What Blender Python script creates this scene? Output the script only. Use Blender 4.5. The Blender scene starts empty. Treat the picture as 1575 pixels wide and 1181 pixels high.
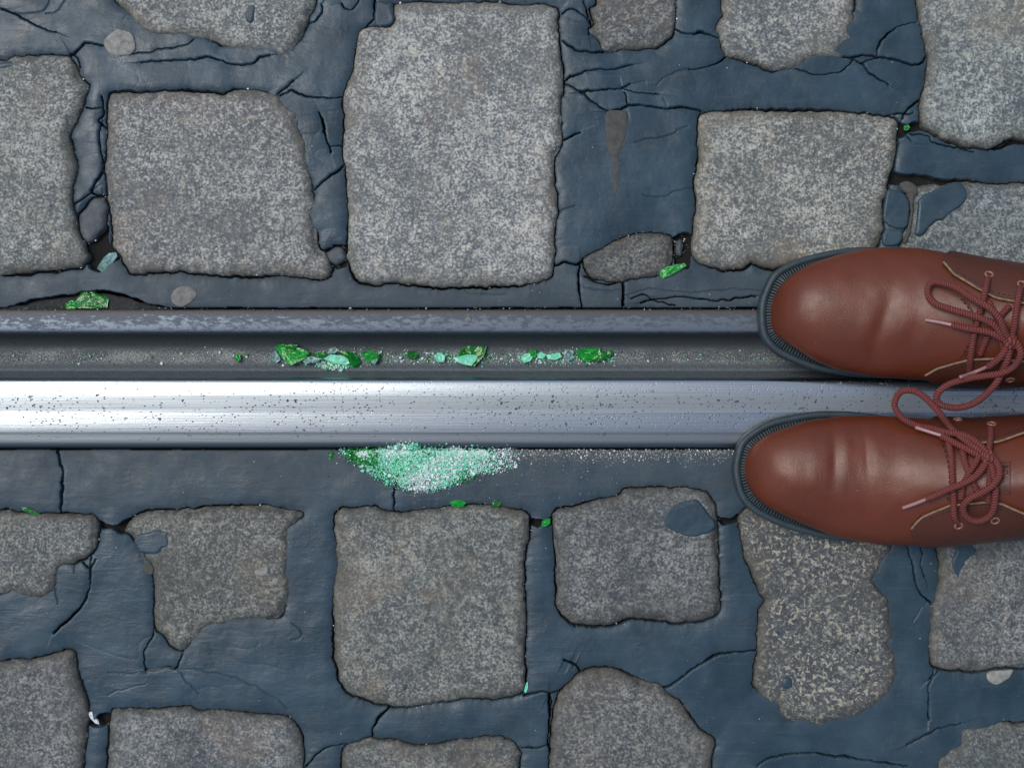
import bpy, math, random
import numpy as np

# ------------------------------------------------------------------ camera, sky, sun, exposure
S = 0.00054                 # metres per photo pixel on the street surface
H = 1.20                    # height of the lens above the street
CX, CY = 787.5, 590.5
sc = bpy.context.scene
cam_d = bpy.data.cameras.new('camera')
cam = bpy.data.objects.new('camera', cam_d)
sc.collection.objects.link(cam)
cam.location = (0, 0, H)
cam.rotation_euler = (0, 0, 0)
cam_d.sensor_fit = 'HORIZONTAL'
cam_d.angle = 2 * math.atan(CX * S / H)
cam_d.clip_start = 0.02
cam_d.clip_end = 500
sc.camera = cam

SUN_EL, SUN_AZ = 62.0, 152.0     # elevation; direction of the sun in the xy plane, degrees from +x (upper left)
world = bpy.data.worlds.new('World')
sc.world = world
world.use_nodes = True
wn = world.node_tree
wn.nodes.clear()
sky = wn.nodes.new('ShaderNodeTexSky')
sky.sky_type = 'NISHITA'
sky.sun_disc = False
sky.sun_elevation = math.radians(SUN_EL)
sky.sun_rotation = math.radians(90 - SUN_AZ)
sky.air_density = 1.0
sky.dust_density = 3.0
sky.ozone_density = 1.0
bg = wn.nodes.new('ShaderNodeBackground')
bg.inputs['Strength'].default_value = 0.12
wo = wn.nodes.new('ShaderNodeOutputWorld')
wn.links.new(sky.outputs[0], bg.inputs['Color'])
wn.links.new(bg.outputs[0], wo.inputs['Surface'])

sun_d = bpy.data.lights.new('sun', 'SUN')
sun_d.energy = 1.25
sun_d.angle = math.radians(26)
sun_d.color = (1.0, 0.99, 0.955)
sun = bpy.data.objects.new('sun', sun_d)
sc.collection.objects.link(sun)
sun.rotation_euler = (math.radians(90 - SUN_EL), 0, math.radians(SUN_AZ + 90))
sun.location = (-2, 2, 4)

vs = sc.view_settings
vs.view_transform = 'Standard'
vs.look = 'None'
vs.gamma = 1.0
vs.exposure = 0.0
vs.use_curve_mapping = False

RNG = np.random.default_rng(7)
random.seed(7)

# ------------------------------------------------------------------ small helpers
def W(px, py, z=0.0):
    """photo pixel -> point of the place at height z"""
    k = S * (H - z) / H
    return ((px - CX) * k, -(py - CY) * k, z)

def _hash(ix, iy, seed):
    h = (ix.astype(np.int64) * 374761393 + iy.astype(np.int64) * 668265263 + seed * 974711) & 0xffffffff
    h = ((h ^ (h >> 13)) * 1274126177) & 0xffffffff
    h = h ^ (h >> 16)
    return (h & 0xffff).astype(np.float32) / 65535.0

def vnoise(x, y, scale, seed=0, octaves=1):
    """value noise in -1..1, feature size `scale` (same unit as x, y)"""
    out = 0; amp = 1.0; tot = 0
    for o in range(octaves):
        u = np.asarray(x, np.float32) / scale * (2 ** o); v = np.asarray(y, np.float32) / scale * (2 ** o)
        ix = np.floor(u); iy = np.floor(v)
        fx = u - ix; fy = v - iy
        fx = fx * fx * (3 - 2 * fx); fy = fy * fy * (3 - 2 * fy)
        a = _hash(ix, iy, seed + o); b = _hash(ix + 1, iy, seed + o)
        c = _hash(ix, iy + 1, seed + o); d = _hash(ix + 1, iy + 1, seed + o)
        out = out + amp * ((a * (1 - fx) + b * fx) * (1 - fy) + (c * (1 - fx) + d * fx) * fy)
        tot += amp; amp *= 0.5
    return out / tot * 2 - 1

def catmull(pts, step, closed=True):
    p = np.asarray(pts, float); n = len(p); out = []
    rng = range(n) if closed else range(n - 1)
    for i in rng:
        if closed:
            a, b, c, d = p[i - 1], p[i], p[(i + 1) % n], p[(i + 2) % n]
        else:
            a, b, c, d = p[max(i - 1, 0)], p[i], p[i + 1], p[min(i + 2, n - 1)]
        m = max(1, int(np.linalg.norm(c[:2] - b[:2]) / step + .5)) if p.shape[1] == 2 else max(1, int(np.linalg.norm(c - b) / step + .5))
        t = (np.arange(m) / m)[:, None]
        out.append(0.5 * ((2 * b) + (-a + c) * t + (2 * a - 5 * b + 4 * c - d) * t ** 2 + (-a + 3 * b - 3 * c + d) * t ** 3))
    if not closed:
        out.append(p[-1:])
    return np.concatenate(out)

def rough(pts, step=4.0, amp=1.2, seed=0, closed=True):
    q = catmull(pts, min(step, 3.0), closed)
    q = q.copy()
    q[:, 0] += amp * vnoise(q[:, 0], q[:, 1], 11, 100 + seed) + 0.7 * amp * vnoise(q[:, 0], q[:, 1], 4.5, 300 + seed)
    q[:, 1] += amp * vnoise(q[:, 0], q[:, 1], 11, 200 + seed) + 0.7 * amp * vnoise(q[:, 0], q[:, 1], 4.5, 400 + seed)
    return q

def seg_dist(px, py, poly, closed=True):
    """distance and nearest point to a polyline; px, py 1-D float32"""
    a = np.asarray(poly, np.float32)
    b = np.roll(a, -1, 0) if closed else a[1:]
    if not closed: a = a[:-1]
    best = np.full(px.shape, 1e9, np.float32); nx = np.zeros_like(best); ny = np.zeros_like(best)
    for (ax, ay), (bx_, by_) in zip(a, b):
        dx, dy = bx_ - ax, by_ - ay
        L = dx * dx + dy * dy + 1e-9
        t = np.clip(((px - ax) * dx + (py - ay) * dy) / L, 0, 1)
        qx = ax + t * dx; qy = ay + t * dy
        d = (px - qx) ** 2 + (py - qy) ** 2
        m = d < best
        best = np.where(m, d, best); nx = np.where(m, qx, nx); ny = np.where(m, qy, ny)
    return np.sqrt(best), nx, ny

def inside(px, py, poly):
    a = np.asarray(poly, np.float32); b = np.roll(a, -1, 0)
    r = np.zeros(px.shape, bool)
    for (x1, y1), (x2, y2) in zip(a, b):
        if y1 == y2: continue
        c = (y1 > py) != (y2 > py)
        r ^= c & (px < (x2 - x1) * (py - y1) / (y2 - y1) + x1)
    return r

WORLD_LOC = {}              # origin of every object in the place's own coordinates
def link(o, parent=None):
    sc.collection.objects.link(o)
    if parent is not None:
        o.parent = parent
        pw = WORLD_LOC[parent.name]
        WORLD_LOC[o.name] = tuple(o.location)
        o.location = tuple(a - b for a, b in zip(o.location, pw))
    else:
        WORLD_LOC[o.name] = tuple(o.location)
    return o

def mesh_obj(name, co, faces, mat, parent=None, smooth=True, attrs=None, uv=None, loc=None, mat_idx=None):
    """co (N,3) in world metres; faces: (M,4) or (M,3) int array, or list; the object's origin is put at loc (default: base centre)"""
    co = np.asarray(co, np.float32)
    if loc is None:
        mn, mx = co.min(0), co.max(0)
        loc = ((mn[0] + mx[0]) / 2, (mn[1] + mx[1]) / 2, mn[2])
    loc = tuple(float(v) for v in loc)
    me = bpy.data.meshes.new(name)
    if isinstance(faces, np.ndarray):
        k = faces.shape[1]; n = len(faces)
        me.vertices.add(len(co)); me.vertices.foreach_set('co', (co - np.array(loc, np.float32)).ravel())
        me.loops.add(n * k); me.loops.foreach_set('vertex_index', faces.astype(np.int32).ravel())
        me.polygons.add(n)
        me.polygons.foreach_set('loop_start', np.arange(0, n * k, k, dtype=np.int32))
        me.polygons.foreach_set('loop_total', np.full(n, k, np.int32))
        me.update(calc_edges=True)
    else:
        me.from_pydata((co - np.array(loc, np.float32)).tolist(), [], [list(map(int, f)) for f in faces])
        me.update()
    if smooth:
        me.polygons.foreach_set('use_smooth', np.ones(len(me.polygons), bool))
    for k_, v in (attrs or {}).items():
        at = me.attributes.new(k_, 'FLOAT', 'POINT')
        at.data.foreach_set('value', np.asarray(v, np.float32))
    if uv is not None:
        lay = me.uv_layers.new(name='UVMap')
        idx = np.empty(len(me.loops), np.int32); me.loops.foreach_get('vertex_index', idx)
        lay.data.foreach_set('uv', np.asarray(uv, np.float32)[idx].ravel())
    mats = mat if isinstance(mat, (list, tuple)) else [mat]
    for m in mats: me.materials.append(m)
    if mat_idx is not None:
        me.polygons.foreach_set('material_index', np.asarray(mat_idx, np.int32))
    me.validate()
    o = bpy.data.objects.new(name, me)
    o.location = loc
    return link(o, parent)

def empty(name, loc):
    o = bpy.data.objects.new(name, None)
    o.empty_display_size = 0.02
    o.location = loc
    return link(o)

def tag(o, label=None, cat=None, group=None, kind=None):
    if label: o['label'] = label
    if cat: o['category'] = cat
    if group: o['group'] = group
    if kind: o['kind'] = kind
    return o

# ------------------------------------------------------------------ materials
def new_mat(name):
    m = bpy.data.materials.new(name); m.use_nodes = True
    nt = m.node_tree; nt.nodes.clear()
    out = nt.nodes.new('ShaderNodeOutputMaterial')
    p = nt.nodes.new('ShaderNodeBsdfPrincipled')
    nt.links.new(p.outputs[0], out.inputs['Surface'])
    return m, nt, p

class NT:
    def __init__(s, nt): s.nt = nt; s.pos = None
    def n(s, t, **kw):
        nd = s.nt.nodes.new(t)
        for k, v in kw.items(): setattr(nd, k, v)
        return nd
    def l(s, a, b): s.nt.links.new(a, b)
    def position(s):
        if s.pos is None: s.pos = s.n('ShaderNodeNewGeometry').outputs['Position']
        return s.pos
    def mapped(s, scale, vec=None, rot=(0, 0, 0), loc=(0, 0, 0)):
        m = s.n('ShaderNodeMapping'); m.inputs['Scale'].default_value = scale; m.inputs['Rotation'].default_value = rot; m.inputs['Location'].default_value = loc
        s.l(vec or s.position(), m.inputs['Vector']); return m.outputs[0]
    def noise(s, scale, detail=3, rough=0.55, vec=None, dist=0.0):
        t = s.n('ShaderNodeTexNoise'); t.inputs['Scale'].default_value = scale; t.inputs['Detail'].default_value = detail
        t.inputs['Roughness'].default_value = rough; t.inputs['Distortion'].default_value = dist
        s.l(vec or s.position(), t.inputs['Vector']); return t.outputs['Fac']
    def voronoi(s, scale, feature='F1', out='Distance', vec=None, rand=1.0):
        t = s.n('ShaderNodeTexVoronoi', feature=feature); t.inputs['Scale'].default_value = scale; t.inputs['Randomness'].default_value = rand
        s.l(vec or s.position(), t.inputs['Vector']); return t.outputs[out]
    def ramp(s, fac, stops, interp='LINEAR'):
        r = s.n('ShaderNodeValToRGB'); cr = r.color_ramp; cr.interpolation = interp
        while len(cr.elements) < len(stops): cr.elements.new(0.5)
        for e, (p, c) in zip(cr.elements, stops):
            e.position = p; e.color = (c, c, c, 1) if not hasattr(c, '__len__') else (*c, 1)
        s.l(fac, r.inputs[0]); return r.outputs[0]
    def mix(s, fac, a, b, blend='MIX'):
        m = s.n('ShaderNodeMix', data_type='RGBA', blend_type=blend)
        for sock, v in ((m.inputs[0], fac), (m.inputs[6], a), (m.inputs[7], b)):
            if hasattr(v, 'is_output') or hasattr(v, 'links'): s.l(v, sock)
            elif hasattr(v, '__len__'): sock.default_value = (*v, 1)
            else: sock.default_value = v
        return m.outputs[2]
    def math(s, op, a, b=None, clamp=False):
        m = s.n('ShaderNodeMath', operation=op, use_clamp=clamp)
        for sock, v in ((m.inputs[0], a), (m.inputs[1], b)):
            if v is None: continue
            if hasattr(v, 'links'): s.l(v, sock)
            else: sock.default_value = v
        return m.outputs[0]
    def attr(s, name): return s.n('ShaderNodeAttribute', attribute_name=name).outputs['Fac']
    def bump(s, h, strength, dist, normal=None):
        b = s.n('ShaderNodeBump'); b.inputs['Strength'].default_value = strength; b.inputs['Distance'].default_value = dist
        s.l(h, b.inputs['Height'])
        if normal is not None: s.l(normal, b.inputs['Normal'])
        return b.outputs[0]
    def axis(s, i):
        x = s.n('ShaderNodeSeparateXYZ'); s.l(s.position(), x.inputs[0]); return x.outputs[i]

def granite():
    m, nt, p = new_mat('granite'); t = NT(nt)
    oi = t.n('ShaderNodeObjectInfo')
    tone = oi.outputs['Color']; fine = oi.outputs['Alpha']       # alpha 1: fine even grain, 0: sparse coarse crystals
    shift = t.n('ShaderNodeVectorMath', operation='ADD')
    rv = t.n('ShaderNodeCombineXYZ'); t.l(oi.outputs['Random'], rv.inputs[0]); t.l(oi.outputs['Random'], rv.inputs[2])
    t.l(t.position(), shift.inputs[0]); t.l(rv.outputs[0], shift.inputs[1])
    V = shift.outputs[0]
    g1 = t.noise(470, 5, 0.64, V, 0.4)                  # crystals
    g2 = t.noise(150, 3, 0.6, V)
    big = t.noise(17, 4, 0.6, V)
    sub = t.math('SUBTRACT', 1.0, fine)
    gm = t.math('ADD', t.math('MULTIPLY', g1, 0.70), t.math('MULTIPLY', g2, 0.30))
    gm = t.math('ADD', gm, t.math('MULTIPLY', t.math('SUBTRACT', big, 0.5), 0.22))
    gm = t.math('SUBTRACT', gm, t.math('MULTIPLY', sub, 0.045))
    grain = t.ramp(gm, [(0.38, (0.070, 0.082, 0.092)), (0.455, (0.108, 0.123, 0.132)), (0.50, (0.165, 0.180, 0.180)), (0.54, (0.30, 0.31, 0.30)), (0.62, (0.49, 0.495, 0.465))])
    crys = t.math('MULTIPLY', t.ramp(t.noise(270, 4, 0.6, V, 0.6), [(0.55, 0.0), (0.60, 1.0)]), sub)
    grain = t.mix(t.math('MULTIPLY', crys, 0.9), grain, (0.62, 0.59, 0.47))
    st = t.ramp(t.noise(11, 5, 0.65, V), [(0.54, 0.0), (0.70, 1.0)])
    col = t.mix(t.math('MULTIPLY', st, 0.42), grain, (0.30, 0.215, 0.14))
    yl = t.ramp(t.noise(75, 4, 0.6, V), [(0.60, 0.0), (0.70, 1.0)])
    col = t.mix(t.math('MULTIPLY', yl, 0.30), col, (0.46, 0.40, 0.26))
    # grime film in worn patches and on the rims
    film = t.ramp(t.noise(26, 5, 0.62, V), [(0.46, 0.0), (0.66, 1.0)])
    col = t.mix(t.math('MULTIPLY', film, 0.42), col, (0.112, 0.125, 0.122))
    rim = t.attr('rim')
    rn = t.math('MULTIPLY', rim, t.ramp(t.noise(55, 4, 0.6, V), [(0.28, 0.35), (0.58, 1.0)]))
    col = t.mix(t.math('MULTIPLY', rn, 0.86, True), col, t.mix(t.noise(40, 3, 0.5, V), (0.068, 0.074, 0.070), (0.150, 0.125, 0.092)))
    col = t.mix(1.0, col, tone, 'MULTIPLY')
    t.l(col, p.inputs['Base Color'])
    t.l(t.ramp(g1, [(0.3, 0.75), (0.65, 0.5)]), p.inputs['Roughness'])
    h = t.math('ADD', t.math('MULTIPLY', g1, 0.7), t.math('MULTIPLY', g2, 0.8))
    t.l(t.bump(h, 0.6, 0.0012), p.inputs['Normal'])
    return m

def bitumen():
    m, nt, p = new_mat('bitumen'); t = NT(nt)
    dust = t.attr('dust')
    n1 = t.noise(26, 4, 0.6); n2 = t.noise(130, 4, 0.65); n3 = t.noise(900, 2, 0.5)
    col = t.mix(t.ramp(n1, [(0.35, 0.0), (0.68, 1.0)]), (0.022, 0.048, 0.068), (0.039, 0.079, 0.110))
    # trodden-in grit
    d = t.math('MULTIPLY', dust, t.ramp(n2, [(0.3, 0.35), (0.65, 1.0)]))
    film = t.math('MULTIPLY', t.ramp(t.noise(12, 5, 0.65), [(0.52, 0.0), (0.78, 1.0)]), 0.22)
    d = t.math('ADD', d, film, True)
    col = t.mix(t.math('MULTIPLY', d, 0.8), col, (0.062, 0.076, 0.082))
    spk = t.ramp(t.voronoi(260), [(0.05, 1.0), (0.11, 0.0)])
    spk = t.math('MULTIPLY', spk, t.ramp(t.noise(60, 2), [(0.46, 0.0), (0.58, 0.9)]))
    col = t.mix(spk, col, (0.20, 0.20, 0.19))
    scr = t.noise(60, 5, 0.7, t.mapped((0.25, 6.0, 1.0), rot=(0, 0, 0.35)))
    col = t.mix(t.math('MULTIPLY', t.ramp(scr, [(0.57, 0.0), (0.70, 1.0)]), 0.34), col, (0.11, 0.122, 0.122))
    t.l(col, p.inputs['Base Color'])
    r = t.math('ADD', t.ramp(t.noise(45, 4, 0.6), [(0.3, 0.25), (0.7, 0.50)]), t.math('MULTIPLY', d, 0.25))
    t.l(r, p.inputs['Roughness'])
    p.inputs['Specular IOR Level'].default_value = 0.36
    wr = t.noise(55, 4, 0.6, t.mapped((0.5, 2.2, 1.0), rot=(0, 0, 0.5)), 1.0)
    h = t.math('ADD', t.math('ADD', t.math('MULTIPLY', n2, 0.55), t.math('MULTIPLY', n3, 0.22)), t.math('MULTIPLY', wr, 0.8))
    t.l(t.bump(h, 0.36, 0.0015), p.inputs['Normal'])
    return m

def simple(name, col, rough=0.6, metal=0.0, bump=None, vary=0.25, vscale=60, spec=0.5):
    m, nt, p = new_mat(name); t = NT(nt)
    n = t.noise(vscale, 4, 0.6)
    dark = tuple(c * (1 - vary) for c in col); lite = tuple(min(1, c * (1 + vary)) for c in col)
    t.l(t.mix(t.ramp(n, [(0.3, 0.0), (0.7, 1.0)]), dark, lite), p.inputs['Base Color'])
    p.inputs['Roughness'].default_value = rough
    p.inputs['Metallic'].default_value = metal
    p.inputs['Specular IOR Level'].default_value = spec
    if bump:
        t.l(t.bump(t.noise(bump[0], 4, 0.6), 0.6, bump[1]), p.inputs['Normal'])
    return m

def rail_head():
    m, nt, p = new_mat('polished_rail_steel'); t = NT(nt)
    y = t.axis(1)
    # running band position across the head, 0 at the groove side .. 1 at the outer side
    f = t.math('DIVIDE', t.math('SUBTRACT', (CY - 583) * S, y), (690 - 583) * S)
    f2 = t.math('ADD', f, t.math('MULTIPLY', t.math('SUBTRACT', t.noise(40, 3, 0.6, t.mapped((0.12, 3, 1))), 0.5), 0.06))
    wear_glint = t.ramp(f2, [(0.0, 0.5), (0.035, 0.95), (0.20, 0.92), (0.25, 0.50), (0.42, 0.46), (0.50, 0.95), (0.72, 0.93), (0.78, 0.36), (0.90, 0.40), (0.97, 0.15)])  # polished bands; the second is brightened further for the sun glint it lacks
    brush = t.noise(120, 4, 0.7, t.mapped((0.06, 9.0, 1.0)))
    base = t.mix(wear_glint, (0.075, 0.090, 0.100), (0.51, 0.58, 0.615))
    base = t.mix(t.math('MULTIPLY', t.ramp(brush, [(0.42, 0.0), (0.66, 1.0)]), 0.42), base, (0.155, 0.175, 0.195))
    # rust-dark pits and flecks of grit
    pv = t.n('ShaderNodeTexVoronoi', feature='F1'); pv.inputs['Scale'].default_value = 210
    wv = t.n('ShaderNodeTexNoise'); wv.inputs['Scale'].default_value = 260; t.l(t.position(), wv.inputs['Vector'])
    wa = t.n('ShaderNodeVectorMath', operation='MULTIPLY_ADD'); t.l(wv.outputs['Color'], wa.inputs[0]); wa.inputs[1].default_value = (0.006, 0.006, 0.006); t.l(t.position(), wa.inputs[2])
    t.l(wa.outputs[0], pv.inputs['Vector'])
    jit = t.noise(700, 2)
    pd = t.math('ADD', pv.outputs['Distance'], t.math('MULTIPLY', t.math('SUBTRACT', jit, 0.5), 0.22))
    sel = t.ramp(t.math('ADD', t.math('MULTIPLY', pv.outputs['Color'], 0.35), t.math('MULTIPLY', t.noise(14, 4, 0.65), 0.75)), [(0.50, 0.0), (0.56, 1.0)])
    rad = t.math('MULTIPLY', t.math('POWER', t.math('FRACT', t.math('MULTIPLY', pv.outputs['Color'], 7.3)), 2.5), 0.29)
    pit = t.math('MULTIPLY', t.ramp(t.math('SUBTRACT', pd, rad), [(-0.04, 1.0), (0.03, 0.0)]), sel)
    pv2 = t.n('ShaderNodeTexVoronoi', feature='F1'); pv2.inputs['Scale'].default_value = 430
    t.l(t.mapped((0.7, 1.3, 1.0), rot=(0, 0, 0.4)), pv2.inputs['Vector'])
    sel2 = t.ramp(t.math('ADD', t.math('MULTIPLY', pv2.outputs['Color'], 0.4), t.math('MULTIPLY', t.noise(18, 4, 0.65), 0.7)), [(0.56, 0.0), (0.64, 1.0)])
    pit2 = t.math('MULTIPLY', t.ramp(pv2.outputs['Distance'], [(0.20, 1.0), (0.30, 0.0)]), sel2)
    pits = t.math('MULTIPLY', t.math('MAXIMUM', pit, pit2), t.ramp(f, [(0.0, 0.4), (0.1, 0.45), (0.25, 1.0), (0.75, 0.9), (0.85, 0.35)]))
    base = t.mix(pits, base, (0.045, 0.05, 0.06))
    t.l(base, p.inputs['Base Color'])
    t.l(t.math('SUBTRACT', 1.0, t.math('MULTIPLY', pits, 0.9)), p.inputs['Metallic'])
    r = t.math('ADD', t.ramp(wear_glint, [(0.2, 0.46), (0.95, 0.23)]), t.math('MULTIPLY', t.math('SUBTRACT', brush, 0.5), 0.2))
    t.l(t.math('ADD', r, t.math('MULTIPLY', pits, 0.3)), p.inputs['Roughness'])
    p.inputs['Anisotropic'].default_value = 0.4
    h = t.math('SUBTRACT', t.math('MULTIPLY', brush, 0.5), pits)
    t.l(t.bump(h, 0.35, 0.0004), p.inputs['Normal'])
    return m

def rail_lip():
    m, nt, p = new_mat('worn_lip_steel'); t = NT(nt)
    y = t.axis(1)
    f = t.math('DIVIDE', t.math('SUBTRACT', (CY - 476) * S, y), (512 - 476) * S)
    patch = t.noise(230, 6, 0.75, t.mapped((0.55, 1.3, 1)))
    thr = t.ramp(f, [(0.0, 0.0), (0.12, 0.0), (0.30, 0.06), (0.55, 0.11), (0.85, 0.17), (0.93, 0.14), (1.0, 0.0)])
    worn = t.ramp(t.math('ADD', patch, thr), [(0.53, 0.0), (0.64, 1.0)])
    base = t.mix(worn, (0.088, 0.104, 0.125), (0.130, 0.160, 0.196))
    edge = t.ramp(f, [(0.14, 1.0), (0.26, 0.0)])
    base = t.mix(edge, base, (0.105, 0.098, 0.095))
    t.l(base, p.inputs['Base Color'])
    p.inputs['Metallic'].default_value = 0.55
    t.l(t.ramp(worn, [(0, 0.58), (1, 0.42)]), p.inputs['Roughness'])
    t.l(t.bump(t.math('ADD', worn, t.noise(600, 3)), 0.3, 0.0004), p.inputs['Normal'])
    return m

def groove_mat():
    m, nt, p = new_mat('groove_grime_shade'); t = NT(nt)
    y = t.axis(1)
    f = t.math('DIVIDE', t.math('SUBTRACT', (CY - 510) * S, y), (583 - 510) * S)
    grit = t.noise(900, 3, 0.7); cl = t.noise(60, 3, 0.6, t.mapped((0.5, 1, 1)))
    gm = t.math('MULTIPLY', t.ramp(f, [(0.28, 0.0), (0.46, 1.0), (0.60, 1.0), (0.70, 0.0)]), t.ramp(t.math('ADD', t.math('MULTIPLY', grit, 0.7), t.math('MULTIPLY', cl, 0.3)), [(0.46, 0.0), (0.58, 1.0)]))
    base = t.mix(t.ramp(f, [(0.0, 0.0), (0.35, 0.6), (0.6, 0.6), (0.75, 1.0)]), (0.035, 0.040, 0.043), (0.115, 0.140, 0.155))  # grimy base, with the shade under the lip mixed in as darker colour
    base = t.mix(gm, base, (0.36, 0.385, 0.375))
    t.l(base, p.inputs['Base Color'])
    t.l(t.ramp(f, [(0.6, 0.8), (0.72, 0.4)]), p.inputs['Roughness'])
    t.l(t.bump(t.math('ADD', grit, t.noise(220, 3)), 0.7, 0.0012), p.inputs['Normal'])
    return m

def leather(name, c1, c2, rough=0.36):
    m, nt, p = new_mat(name); t = NT(nt)
    n = t.noise(22, 4, 0.6); f = t.noise(1400, 2, 0.5); v = t.voronoi(1100)
    col = t.mix(t.ramp(n, [(0.3, 0.0), (0.7, 1.0)]), c1, c2)
    spk = t.ramp(t.voronoi(75), [(0.025, 1.0), (0.05, 0.0)])
    col = t.mix(t.math('MULTIPLY', spk, t.ramp(t.noise(9, 2), [(0.5, 0.0), (0.6, 0.5)])), col, (0.38, 0.25, 0.18))
    t.l(col, p.inputs['Base Color'])
    t.l(t.ramp(t.noise(60, 4, 0.6), [(0.3, rough - 0.05), (0.7, rough + 0.09)]), p.inputs['Roughness'])
    p.inputs['Specular IOR Level'].default_value = 0.44
    wrk = t.noise(110, 4, 0.65, t.mapped((1.6, 0.35, 0.5)), 0.6)
    n1 = t.bump(t.math('MULTIPLY', wrk, t.ramp(t.noise(16, 3), [(0.35, 0.15), (0.65, 1.0)])), 0.30, 0.0012)
    t.l(t.bump(t.math('ADD', v, f), 0.22, 0.0004, n1), p.inputs['Normal'])
    return m

def lace_mat():
    m, nt, p = new_mat('woven_lace'); t = NT(nt)
    uv = t.n('ShaderNodeUVMap').outputs[0]
    w1 = t.n('ShaderNodeTexWave', wave_type='BANDS', bands_direction='DIAGONAL'); w1.inputs['Scale'].default_value = 1.0; w1.inputs['Distortion'].default_value = 0.6
    mp = t.n('ShaderNodeMapping'); mp.inputs['Scale'].default_value = (320, 2.0, 1); t.l(uv, mp.inputs[0]); t.l(mp.outputs[0], w1.inputs['Vector'])
    col = t.mix(w1.outputs['Fac'], (0.095, 0.020, 0.018), (0.25, 0.060, 0.050))
    t.l(col, p.inputs['Base Color']); p.inputs['Roughness'].default_value = 0.85
    p.inputs['Sheen Weight'].default_value = 0.0
    t.l(t.bump(w1.outputs['Fac'], 0.8, 0.0008), p.inputs['Normal'])
    return m

def glass(name, col, clear, rough, vary=0.55):
    """bottle glass: clear green body, milky with bruises and powder; bright diffuse colour imitates light inside it"""
    m, nt, p = new_mat(name); t = NT(nt)
    n = t.noise(420, 3, 0.6)
    t.l(t.mix(t.ramp(n, [(0.3, 0.0), (0.7, 1.0)]), tuple(c * (1 - vary) for c in col), tuple(min(1, c * (1 + 0.6 * vary)) for c in col)), p.inputs['Base Color'])
    t.l(t.ramp(t.noise(180, 3), [(0.35, clear), (0.7, clear * 0.55)]), p.inputs['Transmission Weight'])
    p.inputs['Roughness'].default_value = rough
    p.inputs['IOR'].default_value = 1.45
    t.l(t.bump(t.noise(500, 2), 0.5, 0.0008), p.inputs['Normal'])
    return m

M = dict(
    granite=granite(), bitumen=bitumen(),
    bed=simple('joint_dirt', (0.011, 0.011, 0.010), 0.95, bump=(400, 0.003)),
    ground=simple('street_grit', (0.06, 0.065, 0.07), 0.9, bump=(30, 0.01), vscale=6),
    grime=simple('dark_grime', (0.035, 0.036, 0.034), 0.9, bump=(350, 0.003), vscale=150, vary=0.5),
    dirt=simple('trodden_dirt', (0.085, 0.085, 0.077), 0.95, bump=(500, 0.0015), vscale=150),
    head=rail_head(), lip=rail_lip(), groove=groove_mat(),
    gum=simple('old_gum', (0.27, 0.27, 0.245), 0.85, bump=(300, 0.0008), vscale=220, vary=0.35),
    gum_dark=simple('grimy_gum', (0.19, 0.195, 0.18), 0.8, bump=(300, 0.0008), vscale=220, vary=0.3),
    leather=leather('brown_leather', (0.108, 0.0245, 0.0105), (0.148, 0.0355, 0.0150), 0.35),
    leather2=leather('brown_leather_quarter', (0.070, 0.020, 0.011), (0.10, 0.028, 0.016), 0.44),
    leather3=leather('brown_leather_tongue', (0.085, 0.026, 0.018), (0.11, 0.034, 0.022), 0.40),
    stamp=simple('stamped_leather', (0.045, 0.020, 0.015), 0.4),
    raw=simple('raw_leather_edge', (0.23, 0.155, 0.095), 0.8, vscale=300, vary=0.4),
    sole=simple('dark_rubber', (0.030, 0.050, 0.060), 0.5, bump=(700, 0.0004), vscale=90, vary=0.2),
    lace=lace_mat(),
    aglet=simple('aglet_film', (0.36, 0.20, 0.20), 0.25, vary=0.1),
    eyelet=simple('eyelet_brass', (0.36, 0.17, 0.125), 0.4, metal=0.3, vary=0.1),
    thread=simple('dark_thread', (0.05, 0.018, 0.014), 0.8),
    sock=simple('shoe_lining', (0.10, 0.055, 0.035), 0.9),
    green=glass('green_glass', (0.006, 0.46, 0.045), 0.42, 0.08),
    deep=glass('deep_green_glass', (0.003, 0.24, 0.018), 0.30, 0.08),
    mint=glass('frosted_mint_glass', (0.26, 0.86, 0.60), 0.05, 0.25, 0.2),
    white=glass('frosted_white_glass', (0.84, 0.97, 0.93), 0.0, 0.3, 0.08),
    pale=glass('pale_sheet_glass', (0.25, 0.46, 0.44), 0.3, 0.12),
    pebble=simple('dark_pebble', (0.075, 0.09, 0.10), 0.6, bump=(200, 0.002), vscale=120, vary=0.35),
    powder=simple('glass_powder', (0.62, 0.90, 0.80), 0.9, bump=(600, 0.002), vscale=160, vary=0.35),
    foil=simple('white_scrap', (0.75, 0.78, 0.8), 0.4),
)

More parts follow.
